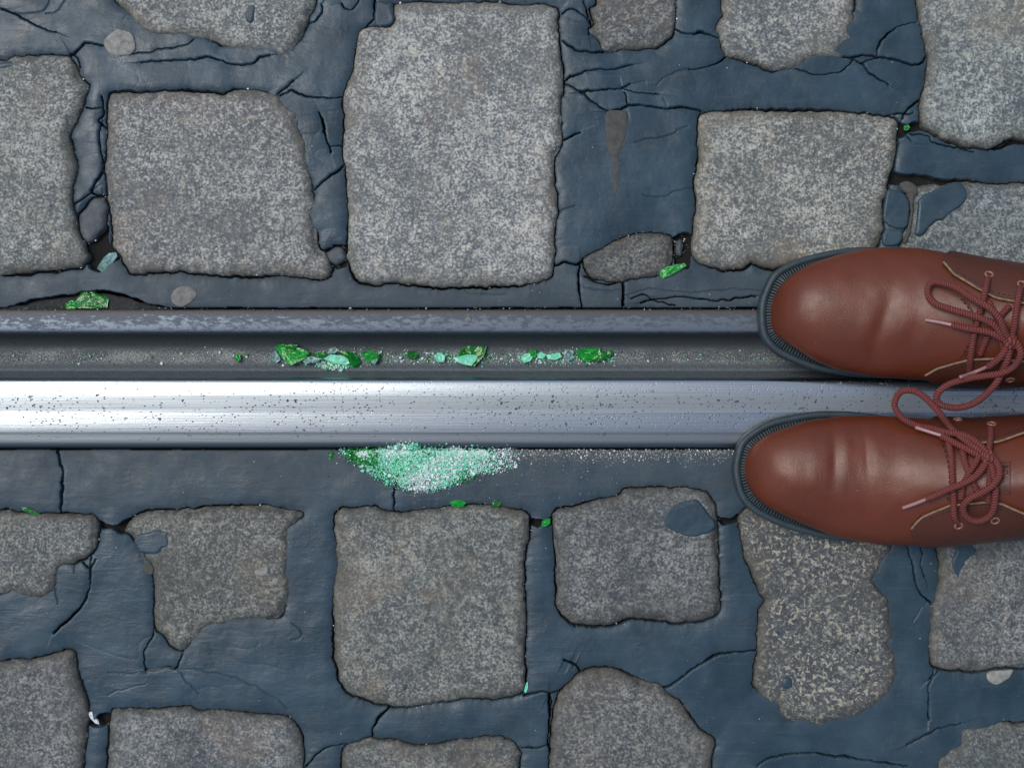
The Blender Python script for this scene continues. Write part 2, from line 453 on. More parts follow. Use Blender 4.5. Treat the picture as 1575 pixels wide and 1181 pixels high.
# ------------------------------------------------------------------ traced layout (photo pixels on the street plane)
STONES = [
 # (outline, tone rgb, top height mm, label)
 ([(0,94),(21,87),(46,85),(71,85),(96,85),(107,89),(117,103),(123,117),(133,130),(131,142),(124,167),(114,188),(107,204),(107,220),(115,242),(117,263),(109,291),(110,313),(115,334),(119,359),(128,377),(134,395),(121,410),(89,414),(36,419),(0,422),(-60,425),(-150,420),(-165,300),(-160,150),(-120,92),(-50,90)], (0.98,1.0,0.95), 0.5),
 ([(167,149),(171,142),(185,141),(213,142),(249,140),(284,141),(320,144),(341,146),(356,140),(384,139),(409,141),(427,146),(432,156),(448,171),(457,176),(460,199),(469,217),(473,242),(476,270),(482,295),(484,327),(487,356),(489,380),(498,386),(507,402),(510,414),(501,426),(476,427),(444,424),(391,423),(348,423),(302,419),(249,417),(213,420),(199,419),(192,408),(183,394),(176,383),(172,377),(171,341),(165,309),(162,277),(162,249),(163,220),(165,192),(165,167)], (1.04,1.03,1.0), 1.0),
 ([(560,43),(571,40),(596,42),(607,32),(605,14),(610,5),(642,3),(678,4),(713,3),(749,2),(784,6),(802,7),(838,6),(856,14),(859,36),(861,71),(864,107),(866,128),(863,160),(863,192),(866,213),(859,235),(852,249),(854,284),(857,313),(856,341),(852,363),(854,388),(850,409),(849,424),(830,433),(799,437),(761,439),(723,441),(685,441),(647,439),(609,434),(578,437),(551,429),(536,406),(534,384),(535,348),(534,313),(532,270),(528,242),(528,213),(530,185),(528,153),(534,128),(543,103),(548,71),(553,50)], (1.2,1.2,1.16), 1.5),
 ([(178,0),(188,11),(199,25),(213,39),(231,50),(256,53),(281,55),(295,59),(313,60),(331,64),(356,73),(380,76),(409,76),(427,84),(436,87),(448,78),(459,64),(466,46),(471,36),(478,21),(484,7),(485,0),(490,-60),(470,-200),(330,-215),(210,-205),(170,-120),(172,-40)], (1.0,1.03,1.0), 0.0),
 ([(919,0),(909,14),(914,36),(907,46),(919,60),(930,76),(962,75),(991,75),(1015,71),(1030,60),(1037,46),(1039,21),(1040,0),(1040,-60),(1020,-150),(930,-150),(915,-70)], (0.72,0.74,0.74), -0.5),
 ([(1111,0),(1113,18),(1104,39),(1104,50),(1109,67),(1118,85),(1139,91),(1168,98),(1182,106),(1207,107),(1225,102),(1242,93),(1271,89),(1299,87),(1290,73),(1314,59),(1310,46),(1315,32),(1312,18),(1317,0),(1320,-100),(1290,-200),(1150,-205),(1105,-150)], (1.05,1.07,1.02), 0.0),
 ([(1411,0),(1415,21),(1420,46),(1426,78),(1427,107),(1424,135),(1417,153),(1417,181),(1424,197),(1442,208),(1463,217),(1484,224),(1509,227),(1527,226),(1541,219),(1555,213),(1575,213),(1660,210),(1720,190),(1730,0),(1725,-60),(1600,-70),(1450,-70),(1412,-55)], (1.04,1.12,1.08), 1.0),
 ([(1077,178),(1086,174),(1114,171),(1157,170),(1193,172),(1235,171),(1271,171),(1310,174),(1342,176),(1370,180),(1381,188),(1381,213),(1379,242),(1374,260),(1367,281),(1365,299),(1358,316),(1360,341),(1358,363),(1351,376),(1340,392),(1300,405),(1250,412),(1215,410),(1190,412),(1175,409),(1157,404),(1143,412),(1118,414),(1086,409),(1068,398),(1065,373),(1068,341),(1072,309),(1070,274),(1074,249),(1074,213)], (1.1,1.09,1.0), 1.0),
 ([(1385,376),(1396,350),(1401,320),(1396,288),(1420,284),(1450,283),(1478,278),(1530,282),(1575,281),(1700,285),(1760,330),(1750,430),(1700,440),(1560,440),(1450,440),(1390,425)], (0.78,0.86,0.88), -0.8),
 ([(0,785),(21,788),(46,789),(86,790),(114,790),(139,792),(148,799),(150,813),(146,838),(137,853),(125,862),(100,869),(87,878),(87,903),(75,917),(55,924),(39,917),(21,911),(0,913),(-100,915),(-170,900),(-175,800),(-100,785)], (0.69,0.72,0.69), 0.3),
 ([(189,817),(196,806),(207,794),(228,787),(267,784),(303,782),(339,779),(374,778),(410,778),(435,783),(460,788),(467,794),(453,806),(444,821),(446,846),(444,870),(447,895),(446,920),(437,942),(421,952),(385,958),(349,961),(323,964),(310,976),(296,988),(282,1001),(264,997),(255,988),(246,974),(237,967),(235,945),(237,917),(233,885),(232,867),(222,862),(218,850),(210,838),(200,826)], (0.70,0.71,0.66), 0.0),
 ([(516,787),(525,782),(553,781),(578,781),(593,786),(625,787),(653,783),(685,780),(714,777),(750,776),(764,778),(782,781),(803,786),(814,794),(815,806),(814,828),(808,845),(807,874),(807,910),(809,945),(808,974),(807,1002),(808,1031),(807,1056),(803,1067),(778,1073),(750,1075),(714,1075),(678,1081),(643,1085),(614,1088),(596,1086),(578,1083),(557,1075),(536,1067),(525,1052),(518,1034),(514,1010),(513,974),(512,938),(512,903),(516,867),(516,831),(513,803)], (0.77,0.79,0.74), 0.8),
 ([(849,796),(851,787),(871,781),(899,774),(928,767),(953,760),(962,752),(990,749),(1025,750),(1060,752),(1085,757),(1098,772),(1102,785),(1104,800),(1104,821),(1106,853),(1106,885),(1108,917),(1109,935),(1104,945),(1086,954),(1051,958),(1015,955),(1000,952),(964,952),(942,960),(921,961),(892,961),(878,956),(864,945),(856,931),(856,910),(855,885),(856,863),(853,838),(851,813)], (0.62,0.64,0.64), 0.6),
 ([(1138,806),(1141,831),(1147,863),(1158,885),(1168,910),(1175,924),(1168,942),(1166,967),(1166,988),(1163,1017),(1159,1045),(1165,1063),(1179,1077),(1197,1084),(1200,1099),(1215,1109),(1236,1111),(1264,1118),(1286,1109),(1318,1102),(1336,1091),(1361,1074),(1375,1056),(1382,1031),(1382,1013),(1371,992),(1375,974),(1370,945),(1366,920),(1350,903),(1346,888),(1357,870),(1371,849),(1375,837),(1375,800),(1340,775),(1260,765),(1180,770),(1145,785)], (0.72,0.72,0.69), 0.2),
 ([(1440,831),(1446,863),(1443,903),(1436,931),(1432,960),(1432,1002),(1436,1024),(1450,1029),(1478,1031),(1507,1033),(1543,1027),(1575,1029),(1680,1030),(1740,1010),(1745,830),(1680,790),(1560,785),(1445,790)], (0.76,0.78,0.78), 0.5),
 ([(0,1017),(21,1015),(53,1013),(82,1006),(110,1002),(116,1017),(118,1038),(126,1056),(132,1074),(135,1099),(134,1124),(130,1152),(128,1181),(120,1260),(60,1320),(-60,1325),(-170,1310),(-180,1150),(-150,1030)], (0.66,0.68,0.69), 0.5),
 ([(169,1102),(178,1092),(200,1091),(228,1093),(257,1090),(285,1088),(307,1093),(339,1091),(364,1097),(392,1099),(421,1100),(442,1106),(456,1116),(463,1134),(467,1156),(467,1181),(460,1300),(440,1370),(300,1380),(190,1370),(165,1300),(164,1181)], (0.72,0.75,0.76), 0.3),
 ([(530,1152),(539,1145),(561,1138),(578,1138),(607,1141),(643,1147),(671,1145),(700,1140),(732,1135),(767,1134),(789,1140),(798,1152),(801,1163),(799,1181),(795,1330),(770,1400),(640,1410),(540,1395),(525,1300),(525,1181)], (0.66,0.70,0.69), 0.0),
 ([(849,1116),(853,1091),(860,1070),(874,1052),(888,1038),(906,1029),(935,1029),(956,1033),(974,1042),(995,1050),(1015,1054),(1025,1063),(1043,1077),(1058,1095),(1072,1116),(1086,1127),(1099,1138),(1100,1156),(1095,1181),(1080,1290),(1000,1330),(900,1330),(850,1290),(846,1181)], (0.68,0.68,0.66), 0.3),
 ([(1575,1113),(1543,1111),(1514,1115),(1486,1118),(1477,1127),(1475,1145),(1461,1152),(1446,1166),(1443,1181),(1440,1300),(1470,1380),(1600,1390),(1740,1370),(1750,1150),(1680,1115)], (0.64,0.70,0.68), 0.0),
 ([(898,400),(905,392),(927,380),(948,370),(976,361),(1005,359),(1033,364),(1035,388),(1033,409),(1015,422),(980,428),(950,432),(915,428),(900,415)], (0.52,0.53,0.51), -3.0),
]
PEBBLES = [
 ([(119,334),(131,316),(139,306),(156,302),(162,309),(163,327),(162,345),(153,356),(142,370),(130,371),(121,359)], -2.5),
 ([(500,388),(512,380),(526,380),(532,392),(528,402),(514,406),(502,400)], -3.5),
 ([(1042,370),(1050,366),(1053,380),(1049,393),(1041,390)], -4.0),
]
VOIDS = [
 [(119,376),(130,372),(142,371),(155,357),(164,346),(168,372),(174,384),(183,397),(172,404),(152,417),(136,412),(133,395),(127,378)],
 [(1374,262),(1390,266),(1420,269),(1450,274),(1480,276),(1478,279),(1440,283),(1406,285),(1385,283),(1368,281)],
 [(1381,188),(1395,190),(1412,186),(1419,194),(1425,199),(1410,200),(1398,204),(1384,212)],
 [(1099,776),(1105,795),(1122,796),(1142,790),(1140,802),(1128,806),(1108,806)],
 [(150,800),(163,806),(178,807),(190,800),(205,794),(196,808),(186,822),(172,814),(156,815)],
 [(132,1096),(142,1108),(150,1100),(166,1096),(167,1110),(158,1118),(136,1116)],
 [(498,386),(512,378),(532,378),(534,405),(528,411),(510,410)],
 [(1036,364),(1064,360),(1065,400),(1060,412),(1040,408),(1036,388)],
 [(0,474),(30,466),(60,458),(105,452),(150,446),(190,453),(225,466),(250,476),(0,478)],
 [(804,790),(816,796),(836,800),(850,795),(850,806),(835,810),(816,808)],
 [(1502,224),(1527,228),(1545,222),(1560,215),(1620,214),(1620,219),(1560,222),(1540,230)],
]
CRACKS = [
 ([(0,12),(20,20),(40,32),(60,41),(85,49)],1.6), ([(28,21),(48,19),(64,17),(72,8),(78,-4)],0.9), ([(70,21),(85,18),(95,7),(102,-4)],0.9),
 ([(105,87),(118,78),(128,66),(140,67),(160,69)],2.0), ([(200,83),(225,80),(256,74),(285,67),(297,60)],1.6),
 ([(215,95),(260,92),(300,90),(325,88),(345,95),(370,99),(390,97),(400,88),(414,83)],1.2), ([(108,82),(120,90),(121,104)],1.2),
 ([(428,144),(440,133),(452,123)],1.2), ([(430,146),(447,139),(460,146),(480,149),(505,150),(530,149)],2.0),
 ([(490,172),(496,185),(500,205),(505,225),(508,234)],3.2), ([(505,226),(515,224),(530,224)],1.2),
 ([(482,290),(495,280),(510,268),(529,253)],1.8),
 ([(131,164),(143,166),(157,166)],1.6), ([(155,148),(159,170),(152,185),(161,197)],2.4), ([(157,185),(150,210),(155,235),(157,262),(145,280),(140,297),(160,300)],1.8),
 ([(110,314),(122,310),(134,300),(141,292)],1.2), ([(113,328),(125,325),(134,310)],1.2),
 ([(470,38),(485,30),(494,18),(493,6)],1.2), ([(525,4),(535,14),(545,10),(554,-4)],1.4),
 ([(576,-2),(575,18),(574,31),(558,43)],2.0),
 ([(864,20),(880,14),(900,25),(910,37)],1.8), ([(866,62),(885,75),(910,80),(932,78)],2.0), ([(898,3),(907,30),(909,47),(905,53)],1.8),
 ([(866,125),(885,115),(905,108),(930,106),(960,102),(975,98)],1.2),
 ([(866,126),(890,140),(905,150),(920,163),(936,171)],2.2), ([(892,142),(915,138),(935,136),(955,135),(970,127)],1.6), ([(955,135),(985,142),(1012,144)],1.2),
 ([(936,171),(950,168),(966,162),(985,160),(1005,163),(1025,166),(1050,164),(1078,170)],2.2), ([(966,162),(964,150),(960,140)],1.2), ([(1020,150),(1025,160),(1025,167)],0.9),
 ([(866,215),(880,210),(893,203)],2.2), ([(976,217),(1000,213),(1030,208),(1045,200),(1058,194)],1.0), ([(988,300),(1010,302),(1030,299),(1050,291),(1072,285)],1.0),
 ([(852,408),(870,404),(888,407),(898,398)],2.6), ([(893,404),(891,430),(893,450),(896,476)],2.6), ([(957,430),(960,450),(959,476)],3.4), ([(898,424),(930,436),(957,432)],2.0),
 ([(1037,43),(1055,50),(1080,50),(1106,56)],2.6), ([(1060,106),(1085,103),(1105,95),(1118,86)],1.6), ([(1010,130),(1025,118),(1045,110),(1062,105)],0.8),
 ([(1225,104),(1245,112),(1270,114),(1295,108),(1308,98),(1315,90)],1.6), ([(1299,87),(1330,84),(1350,86),(1380,92),(1405,99),(1420,96),(1428,86)],2.0),
 ([(1350,86),(1353,70),(1365,52),(1385,40),(1413,34)],2.0), ([(1313,87),(1325,97),(1340,112),(1355,122),(1369,130)],2.0), ([(1325,97),(1345,90),(1362,88)],1.4),
 ([(1388,182),(1400,165),(1419,152)],2.0), ([(1370,176),(1385,172),(1400,176),(1408,170)],1.4),
 ([(87,688),(90,712),(94,722),(94,745),(93,770),(92,792)],4.0), ([(608,748),(605,765),(607,788)],1.8),
 ([(137,856),(138,880),(137,900),(125,930),(110,948),(95,960),(82,975)],2.4), ([(125,864),(135,875),(147,860)],1.3), ([(113,867),(114,882)],1.0), ([(85,906),(86,930)],1.0),
 ([(236,967),(230,985),(222,1000),(222,1025),(225,1035)],1.6), ([(222,1028),(240,1030),(258,1026),(272,1028),(281,1000)],1.6), ([(165,1035),(195,1036),(225,1033)],1.0),
 ([(272,1029),(310,1031),(350,1040),(390,1055),(420,1072),(444,1092)],0.9), ([(274,1030),(290,1050),(307,1068)],0.9), ([(165,1068),(200,1058),(225,1050)],0.7),
 ([(448,960),(458,965),(464,975),(460,982),(448,984)],1.0),
 ([(598,1088),(585,1100),(575,1115),(570,1135),(553,1146)],3.2), ([(470,1180),(500,1150),(535,1146)],2.0),
 ([(806,1070),(830,1065),(845,1068),(847,1092)],2.2), ([(845,1068),(865,1060),(888,1042),(890,1030),(880,1020),(868,1015)],2.6), ([(846,1070),(845,1100),(844,1145),(848,1178)],3.2), ([(798,1150),(825,1150),(845,1145)],2.0),
 ([(1020,1060),(1051,1040),(1079,1020),(1097,1008),(1118,1004),(1166,1001)],2.6),
 ([(1440,1028),(1430,1050),(1428,1080),(1429,1107)],1.6), ([(1430,1047),(1445,1030)],1.2), ([(1395,1147),(1415,1135),(1440,1122),(1480,1114)],2.0),
 ([(1165,1178),(1190,1165),(1235,1158),(1280,1162),(1340,1170),(1395,1178)],2.0),
 ([(1396,836),(1405,870),(1413,905),(1425,920),(1436,931)],2.0), ([(1410,830),(1420,850),(1418,870),(1424,890)],1.2), ([(1405,955),(1420,935),(1430,925)],1.0),
 ([(1385,210),(1395,207),(1402,216)],1.5), ([(1400,206),(1428,208),(1436,220),(1470,226),(1500,232)],1.5),
 ([(855,330),(870,322),(885,318)],1.0), ([(700,430),(720,448),(780,452)],0.7),
 ([(960,455),(1000,445),(1060,450),(1120,446),(1180,448)],0.9), ([(985,466),(1040,456),(1100,462),(1165,455)],1.4), ([(970,460),(990,452),(1010,462),(1040,470)],1.2),
 ([(896,440),(930,448),(957,444)],0.8),
]
# places where the bitumen is smeared flush over the stone's edge (x, y, radius)
SMEAR = [(250,55,90),(400,80,70),(455,180,35),(470,240,40),(480,330,30),(1250,95,60),(1300,60,50),(60,920,70),(90,885,30),(450,870,90),(350,965,90),(1370,930,110),(1300,1105,110),(1375,1040,60),(1480,1130,80),(1215,40,10),(1060,180,5),(240,850,25),(1190,1085,40),(0,420,5),(430,160,30)]
WIDE = [(300,142,160),(1230,172,170),(190,280,40),(140,400,60),(340,425,120),(560,430,40),(1560,218,60),(1440,215,60),(1370,300,60),(960,955,140),(60,420,90),(1200,408,150),(1380,560,2),(700,440,150)]

RAIL_T, RAIL_B = 474.5, 690.5     # the rail's edges in photo rows

# ------------------------------------------------------------------ patch meshes (stones, flakes, gum ...)
def patch(name, outline, mat, parent, top, drop, R, step, skirt, relief=(0.9, 0.35, 0.12), seed=0, amp=1.2, tilt=(0, 0), edge_noise=3.0, dust=0.3, dome=0.0):
    """a lump with a traced outline: heights in mm, R in px"""
    P = rough(outline, 4.0, amp, seed)
    x0, y0 = P.min(0) - step; x1, y1 = P.max(0) + step
    xs = np.arange(x0, x1 + step, step, dtype=np.float32); ys = np.arange(y0, y1 + step, step, dtype=np.float32)
    gx, gy = np.meshgrid(xs, ys); sh = gx.shape
    fx, fy = gx.ravel(), gy.ravel()
    d, nx, ny = seg_dist(fx, fy, P)
    ins = inside(fx, fy, P)
    sd = np.where(ins, d, -d)
    snap = sd < step * 0.5
    keep = sd > -step * 0.74
    fx = np.where(snap, nx, fx); fy = np.where(snap, ny, fy); sd = np.where(snap, 0, sd)
    e = np.clip(sd + (edge_noise * vnoise(fx, fy, 17, seed + 11, 2) - 2.2 * edge_noise * np.clip(vnoise(fx, fy, 60, seed + 12, 2) - 0.15, 0, 1)) * np.clip(sd / 4, 0, 1), 0, R) / R
    prof = 1 - np.sqrt(np.clip(1 - (1 - e) ** 2, 0, 1))
    size = max(x1 - x0, y1 - y0)
    z = top - drop * prof
    fade = np.clip(sd / R, 0.25, 1)
    z = z + fade * (relief[0] * vnoise(fx, fy, 95, seed + 1, 2) + relief[1] * vnoise(fx, fy, 22, seed + 2, 2) + relief[2] * vnoise(fx, fy, 4.2, seed + 3, 2))
    z = z + tilt[0] * (fx - (x0 + x1) / 2) / size + tilt[1] * (fy - (y0 + y1) / 2) / size
    if dome: z = z + dome * (1 - ((fx - (x0 + x1) / 2) ** 2 + (fy - (y0 + y1) / 2) ** 2) / (size / 2) ** 2)
    idx = np.arange(len(fx)).reshape(sh)
    q = np.stack([idx[:-1, :-1], idx[1:, :-1], idx[1:, 1:], idx[:-1, 1:]], -1).reshape(-1, 4)
    q = q[keep[q].all(1)]
    # boundary edges -> skirt
    ed = np.concatenate([q[:, [0, 1]], q[:, [1, 2]], q[:, [2, 3]], q[:, [3, 0]]])
    key = np.sort(ed, 1); key = key[:, 0].astype(np.int64) * len(fx) + key[:, 1]
    u, inv, cnt = np.unique(key, return_inverse=True, return_counts=True)
    be = ed[cnt[inv] == 1]
    used = np.unique(q); remap = np.full(len(fx), -1); remap[used] = np.arange(len(used))
    bv = np.unique(be); rb = np.full(len(fx), -1); rb[bv] = len(used) + np.arange(len(bv))
    k = S
    co_t = np.stack([(fx[used] - CX) * k, -(fy[used] - CY) * k, z[used] / 1000], -1)
    co_b = np.stack([(fx[bv] - CX) * k, -(fy[bv] - CY) * k, np.full(len(bv), skirt / 1000)], -1)
    sk = np.stack([remap[be[:, 1]], remap[be[:, 0]], rb[be[:, 0]], rb[be[:, 1]]], -1)
    faces = np.concatenate([remap[q], sk])
    rim = np.concatenate([np.clip(1 - (sd[used] + 7 * vnoise(fx[used], fy[used], 30, seed + 9, 2)) / 27.0, 0, 1) ** 1.3, np.ones(len(bv))])
    du = np.concatenate([np.full(len(used), dust), np.full(len(bv), dust)])
    return mesh_obj(name, np.concatenate([co_t, co_b]), faces, mat, parent, attrs={'rim': rim, 'dust': du}), P

# ------------------------------------------------------------------ ground and pavement
gs = 40.0
ground = mesh_obj('ground', [(-gs, -gs, -0.07), (gs, -gs, -0.07), (gs, gs, -0.07), (-gs, gs, -0.07)], [(0, 1, 2, 3)], M['ground'], smooth=False)
tag(ground, kind='structure')
px0, px1, py0, py1 = -700, 2280, -560, 1740
b = [W(px0 - 60, py1 + 60, 0)[:2], W(px1 + 60, py0 - 60, 0)[:2]]
gx, gy = np.meshgrid(np.linspace(b[0][0], b[1][0], 260), np.linspace(b[0][1], b[1][1], 200))
bz = -0.0115 + 0.0022 * vnoise(gx / S, gy / S, 30, 5, 3) + 0.001 * vnoise(gx / S, gy / S, 7, 6, 1)
inr = (gy.ravel() < (CY - RAIL_T + 30) * S) & (gy.ravel() > (CY - RAIL_B - 30) * S)
bz = np.where(inr.reshape(bz.shape), -0.055, bz)
ii = np.arange(bz.size).reshape(bz.shape)
qf = np.stack([ii[:-1, :-1], ii[:-1, 1:], ii[1:, 1:], ii[1:, :-1]], -1).reshape(-1, 4)
pavement = mesh_obj('pavement', np.stack([gx.ravel(), gy.ravel(), bz.ravel()], -1), qf, M['bed'], loc=(0, 0, 0))
tag(pavement, kind='structure')

outlines = []
for i, (poly, tone, top) in enumerate(STONES):
    small = (max(p[0] for p in poly) - min(p[0] for p in poly)) < 160
    o, P = patch('cobblestone', poly, M['granite'], pavement, top + (1.2 if i == 20 else 0), 4.8 if not small else 2.2, 16 if not small else 7, 2.3, -25, relief=(1.5, 0.6, 0.14), dome=0.0 if small else 0.8, seed=20 + i * 7, amp=1.7, edge_noise=4.0,
                 tilt=(random.uniform(-1.2, 1.2), random.uniform(-1.2, 1.2)))
    o.color = (*tone, {13: 0.0, 4: 0.4, 20: 0.7, 10: 0.6, 6: 1.0}.get(i, 0.95 if i < 9 else 0.75))
    outlines.append(P)
for i, (poly, top) in enumerate(PEBBLES):
    o, P = patch('pebble', poly, M['pebble'], pavement, top, 4.0, 12, 2.0, -25, seed=300 + i, relief=(0.8, 0.8, 0.2))
    outlines.append(P)

# stones of the same paving beyond the frame
ring = []
for (r0, r1, off) in ((-545, -235, 40), (-225, 75, -20), (80, 440, 60), (790, 1000, 20), (1010, 1330, -60), (1395, 1700, 30)):
    x = px0 + off
    while x < px1 - 60:
        w = random.uniform(230, 330); gap = random.uniform(35, 60)
        x2 = min(x + w, px1)
        a, c = r0 + random.uniform(0, 28), r1 - random.uniform(10, 40)
        ok = (x2 < -20 or x > 1600 or c < -20 or a > 1200)
        if ok:
            for P in outlines[:21]:
                if P[:, 0].min() - 14 < x2 and P[:, 0].max() + 14 > x and P[:, 1].min() - 14 < c and P[:, 1].max() + 14 > a: ok = False
        if ok and x2 - x > 120: ring.append((x, x2, a, c))
        x = x2 + gap
for i, (xa, xb, ya, yb) in enumerate(ring):
    j = lambda s=9: random.uniform(-s, s)
    n = 5
    poly = [(xa + (xb - xa) * t / n + j(5), ya + j()) for t in range(n)] + [(xb + j(), ya + (yb - ya) * t / n + j(5)) for t in range(n)] + \
           [(xb - (xb - xa) * t / n + j(5), yb + j()) for t in range(n)] + [(xa + j(), yb - (yb - ya) * t / n + j(5)) for t in range(n)]
    o, P = patch('cobblestone', poly, M['granite'], pavement, random.uniform(-0.5, 1.2), 5, 15, 8.0, -25, seed=500 + i, relief=(0.9, 0.5, 0.1))
    g = random.uniform(0.65, 1.05); o.color = (g, g, g, 1)
    outlines.append(P)

# bitumen between the stones
def filler_field(gx, gy, fine=True):
    sh = gx.shape; fx = gx.ravel().astype(np.float32); fy = gy.ravel().astype(np.float32)
    xs = gx[0]; ys = gy[:, 0]; st = xs[1] - xs[0]
    D = np.full(sh, 60.0, np.float32)               # >0 outside the stones
    for P in outlines:
        a0, b0 = P.min(0) - 26; a1, b1 = P.max(0) + 26
        i0, i1 = np.searchsorted(xs, [a0, a1]); j0, j1 = np.searchsorted(ys, [b0, b1])
        if i1 - i0 < 1 or j1 - j0 < 1: continue
        sx = gx[j0:j1, i0:i1].ravel(); sy = gy[j0:j1, i0:i1].ravel()
        ins = inside(sx, sy, P)
        d = np.full(sx.shape, 60.0, np.float32)
        # only points near the outline need an exact distance: coarse test on a thinned outline first
        dc = np.full(sx.shape, 1e9, np.float32)
        for q in P[::4]:
            dc = np.minimum(dc, (sx - q[0]) ** 2 + (sy - q[1]) ** 2)
        near = dc < 42 ** 2
        dd, _, _ = seg_dist(sx[near], sy[near], P[::1])
        d[near] = dd
        sd = np.where(ins, -d, d).reshape(j1 - j0, i1 - i0)
        D[j0:j1, i0:i1] = np.minimum(D[j0:j1, i0:i1], sd)
    D = D.ravel()
    smear = np.zeros_like(fx); wide = np.zeros_like(fx)
    for (x, y, r) in SMEAR: smear = np.maximum(smear, np.clip(1.6 - 1.6 * np.hypot(fx - x, fy - y) / r, 0, 1))
    for (x, y, r) in WIDE: wide = np.maximum(wide, np.clip(1.5 - 1.5 * np.hypot(fx - x, fy - y) / r, 0, 1))
    gw = 1.4 + 1.9 * vnoise(fx, fy, 55, 71, 2) + 1.0 * vnoise(fx, fy, 9, 72, 2) + 2.2 * wide * (1 - smear)
    gw = gw * (1 - smear) - 6 * smear
    z = -1.5 + 1.5 * vnoise(fx, fy, 150, 81, 2) + 0.75 * vnoise(fx, fy, 42, 82, 2) + 0.06 * vnoise(fx, fy, 6, 83, 2) - 0.3 * np.exp(-np.abs(vnoise(fx * 0.6 + fy * 0.5, fy * 1.4 - fx * 0.5, 85, 84, 2)) / 0.05) * np.clip(vnoise(fx, fy, 200, 85, 2) * 2, 0, 1)
    # flow ridges along the rail's shoulder
    near_rail = np.minimum(np.abs(fy - RAIL_T), np.abs(fy - RAIL_B))
    z = z - 1.9 * np.exp(-(D - np.maximum(gw, -4)).clip(0, 99) / 6.5) * (1 - 0.8 * smear) - 1.6 * np.exp(-near_rail / 5.0)
    z = z - 1.2 * np.clip(1 - near_rail / 60, 0, 1)
    deep = (D < gw) & (smear < 0.5) | (D < -9)
    if fine:
        for k, (line, w) in enumerate(CRACKS):
            L = rough(line, 4.0, 1.5, 900 + k, closed=False)
            a0, b0 = L.min(0) - 26; a1, b1 = L.max(0) + 26
            i0, i1 = np.searchsorted(xs, [a0, a1]); j0, j1 = np.searchsorted(ys, [b0, b1])
            if i1 - i0 < 1 or j1 - j0 < 1: continue
            sel = (np.arange(j0, j1)[:, None] * sh[1] + np.arange(i0, i1)[None, :]).ravel()
            d, qx_, qy_ = seg_dist(fx[sel], fy[sel], L, closed=False)
            ww = w * (0.85 + 0.95 * vnoise(fx[sel], fy[sel], 22, 950 + k, 2))
            if w >= 1.2:                      # one lip of the split stands proud of the other
                ax_, ay_ = L[-1] - L[0]; sg = np.sign((fx[sel] - qx_) * ay_ - (fy[sel] - qy_) * ax_) * (1 if k % 2 else -1)
                z[sel] += (0.55 + 0.15 * w) * sg * np.exp(-d / 10.0) * (1 - np.exp(-d / 1.5))
            if w >= 1.15:
                deep[sel] |= d < np.maximum(ww * 0.5, 0.52)
                z[sel] -= 0.5 * np.exp(-np.clip(d - ww * 0.5, 0, 99) / 1.8)
            else:
                z[sel] -= 1.2 * w * np.exp(-(d / 0.8) ** 2)
        for V in VOIDS:
            V = rough(V, 4, 1.5, 33)
            a0, b0 = V.min(0) - 4; a1, b1 = V.max(0) + 4
            i0, i1 = np.searchsorted(xs, [a0, a1]); j0, j1 = np.searchsorted(ys, [b0, b1])
            if i1 - i0 < 1 or j1 - j0 < 1: continue
            sel = (np.arange(j0, j1)[:, None] * sh[1] + np.arange(i0, i1)[None, :]).ravel()
            deep[sel] |= inside(fx[sel], fy[sel], V)
    rail = (fy > RAIL_T - 2.2 + 1.2 * vnoise(fx, fy, 30, 5, 2)) & (fy < RAIL_B + 1.6 + 1.0 * vnoise(fx, fy, 30, 6, 2))
    deep |= rail
    z = np.where(deep, -16.0, z)
    dust = 0.55 * np.exp(-np.clip(D - gw, 0, 99) / 6.0) + 0.95 * np.clip(1 - near_rail / 105, 0, 1) ** 0.7
    return z.reshape(sh), deep.reshape(sh), dust.reshape(sh), rail.reshape(sh)

def components(ok):
    """connected components of a boolean grid by runs (4-neighbour)"""
    lab = np.zeros(ok.shape, np.int32); par = [0]
    def find(a):
        while par[a] != a:
            par[a] = par[par[a]]; a = par[a]
        return a
    prev = []
    for r in range(ok.shape[0]):
        row = ok[r].astype(np.int8); df = np.diff(np.concatenate([[0], row, [0]]))
        st = np.nonzero(df == 1)[0]; en = np.nonzero(df == -1)[0]
        cur = []; pi = 0
        for s_, e_ in zip(st, en):
            l = 0
            for (ps, pe, pl) in prev:
                if ps < e_ and pe > s_:
                    pl = find(pl)
                    if l == 0: l = pl
                    elif l != pl: par[max(l, pl)] = min(l, pl); l = min(l, pl)
            if l == 0:
                l = len(par); par.append(l)
            lab[r, s_:e_] = l; cur.append((s_, e_, l))
        prev = cur
    root = np.array([find(i) for i in range(len(par))], np.int32)
    return root[lab]

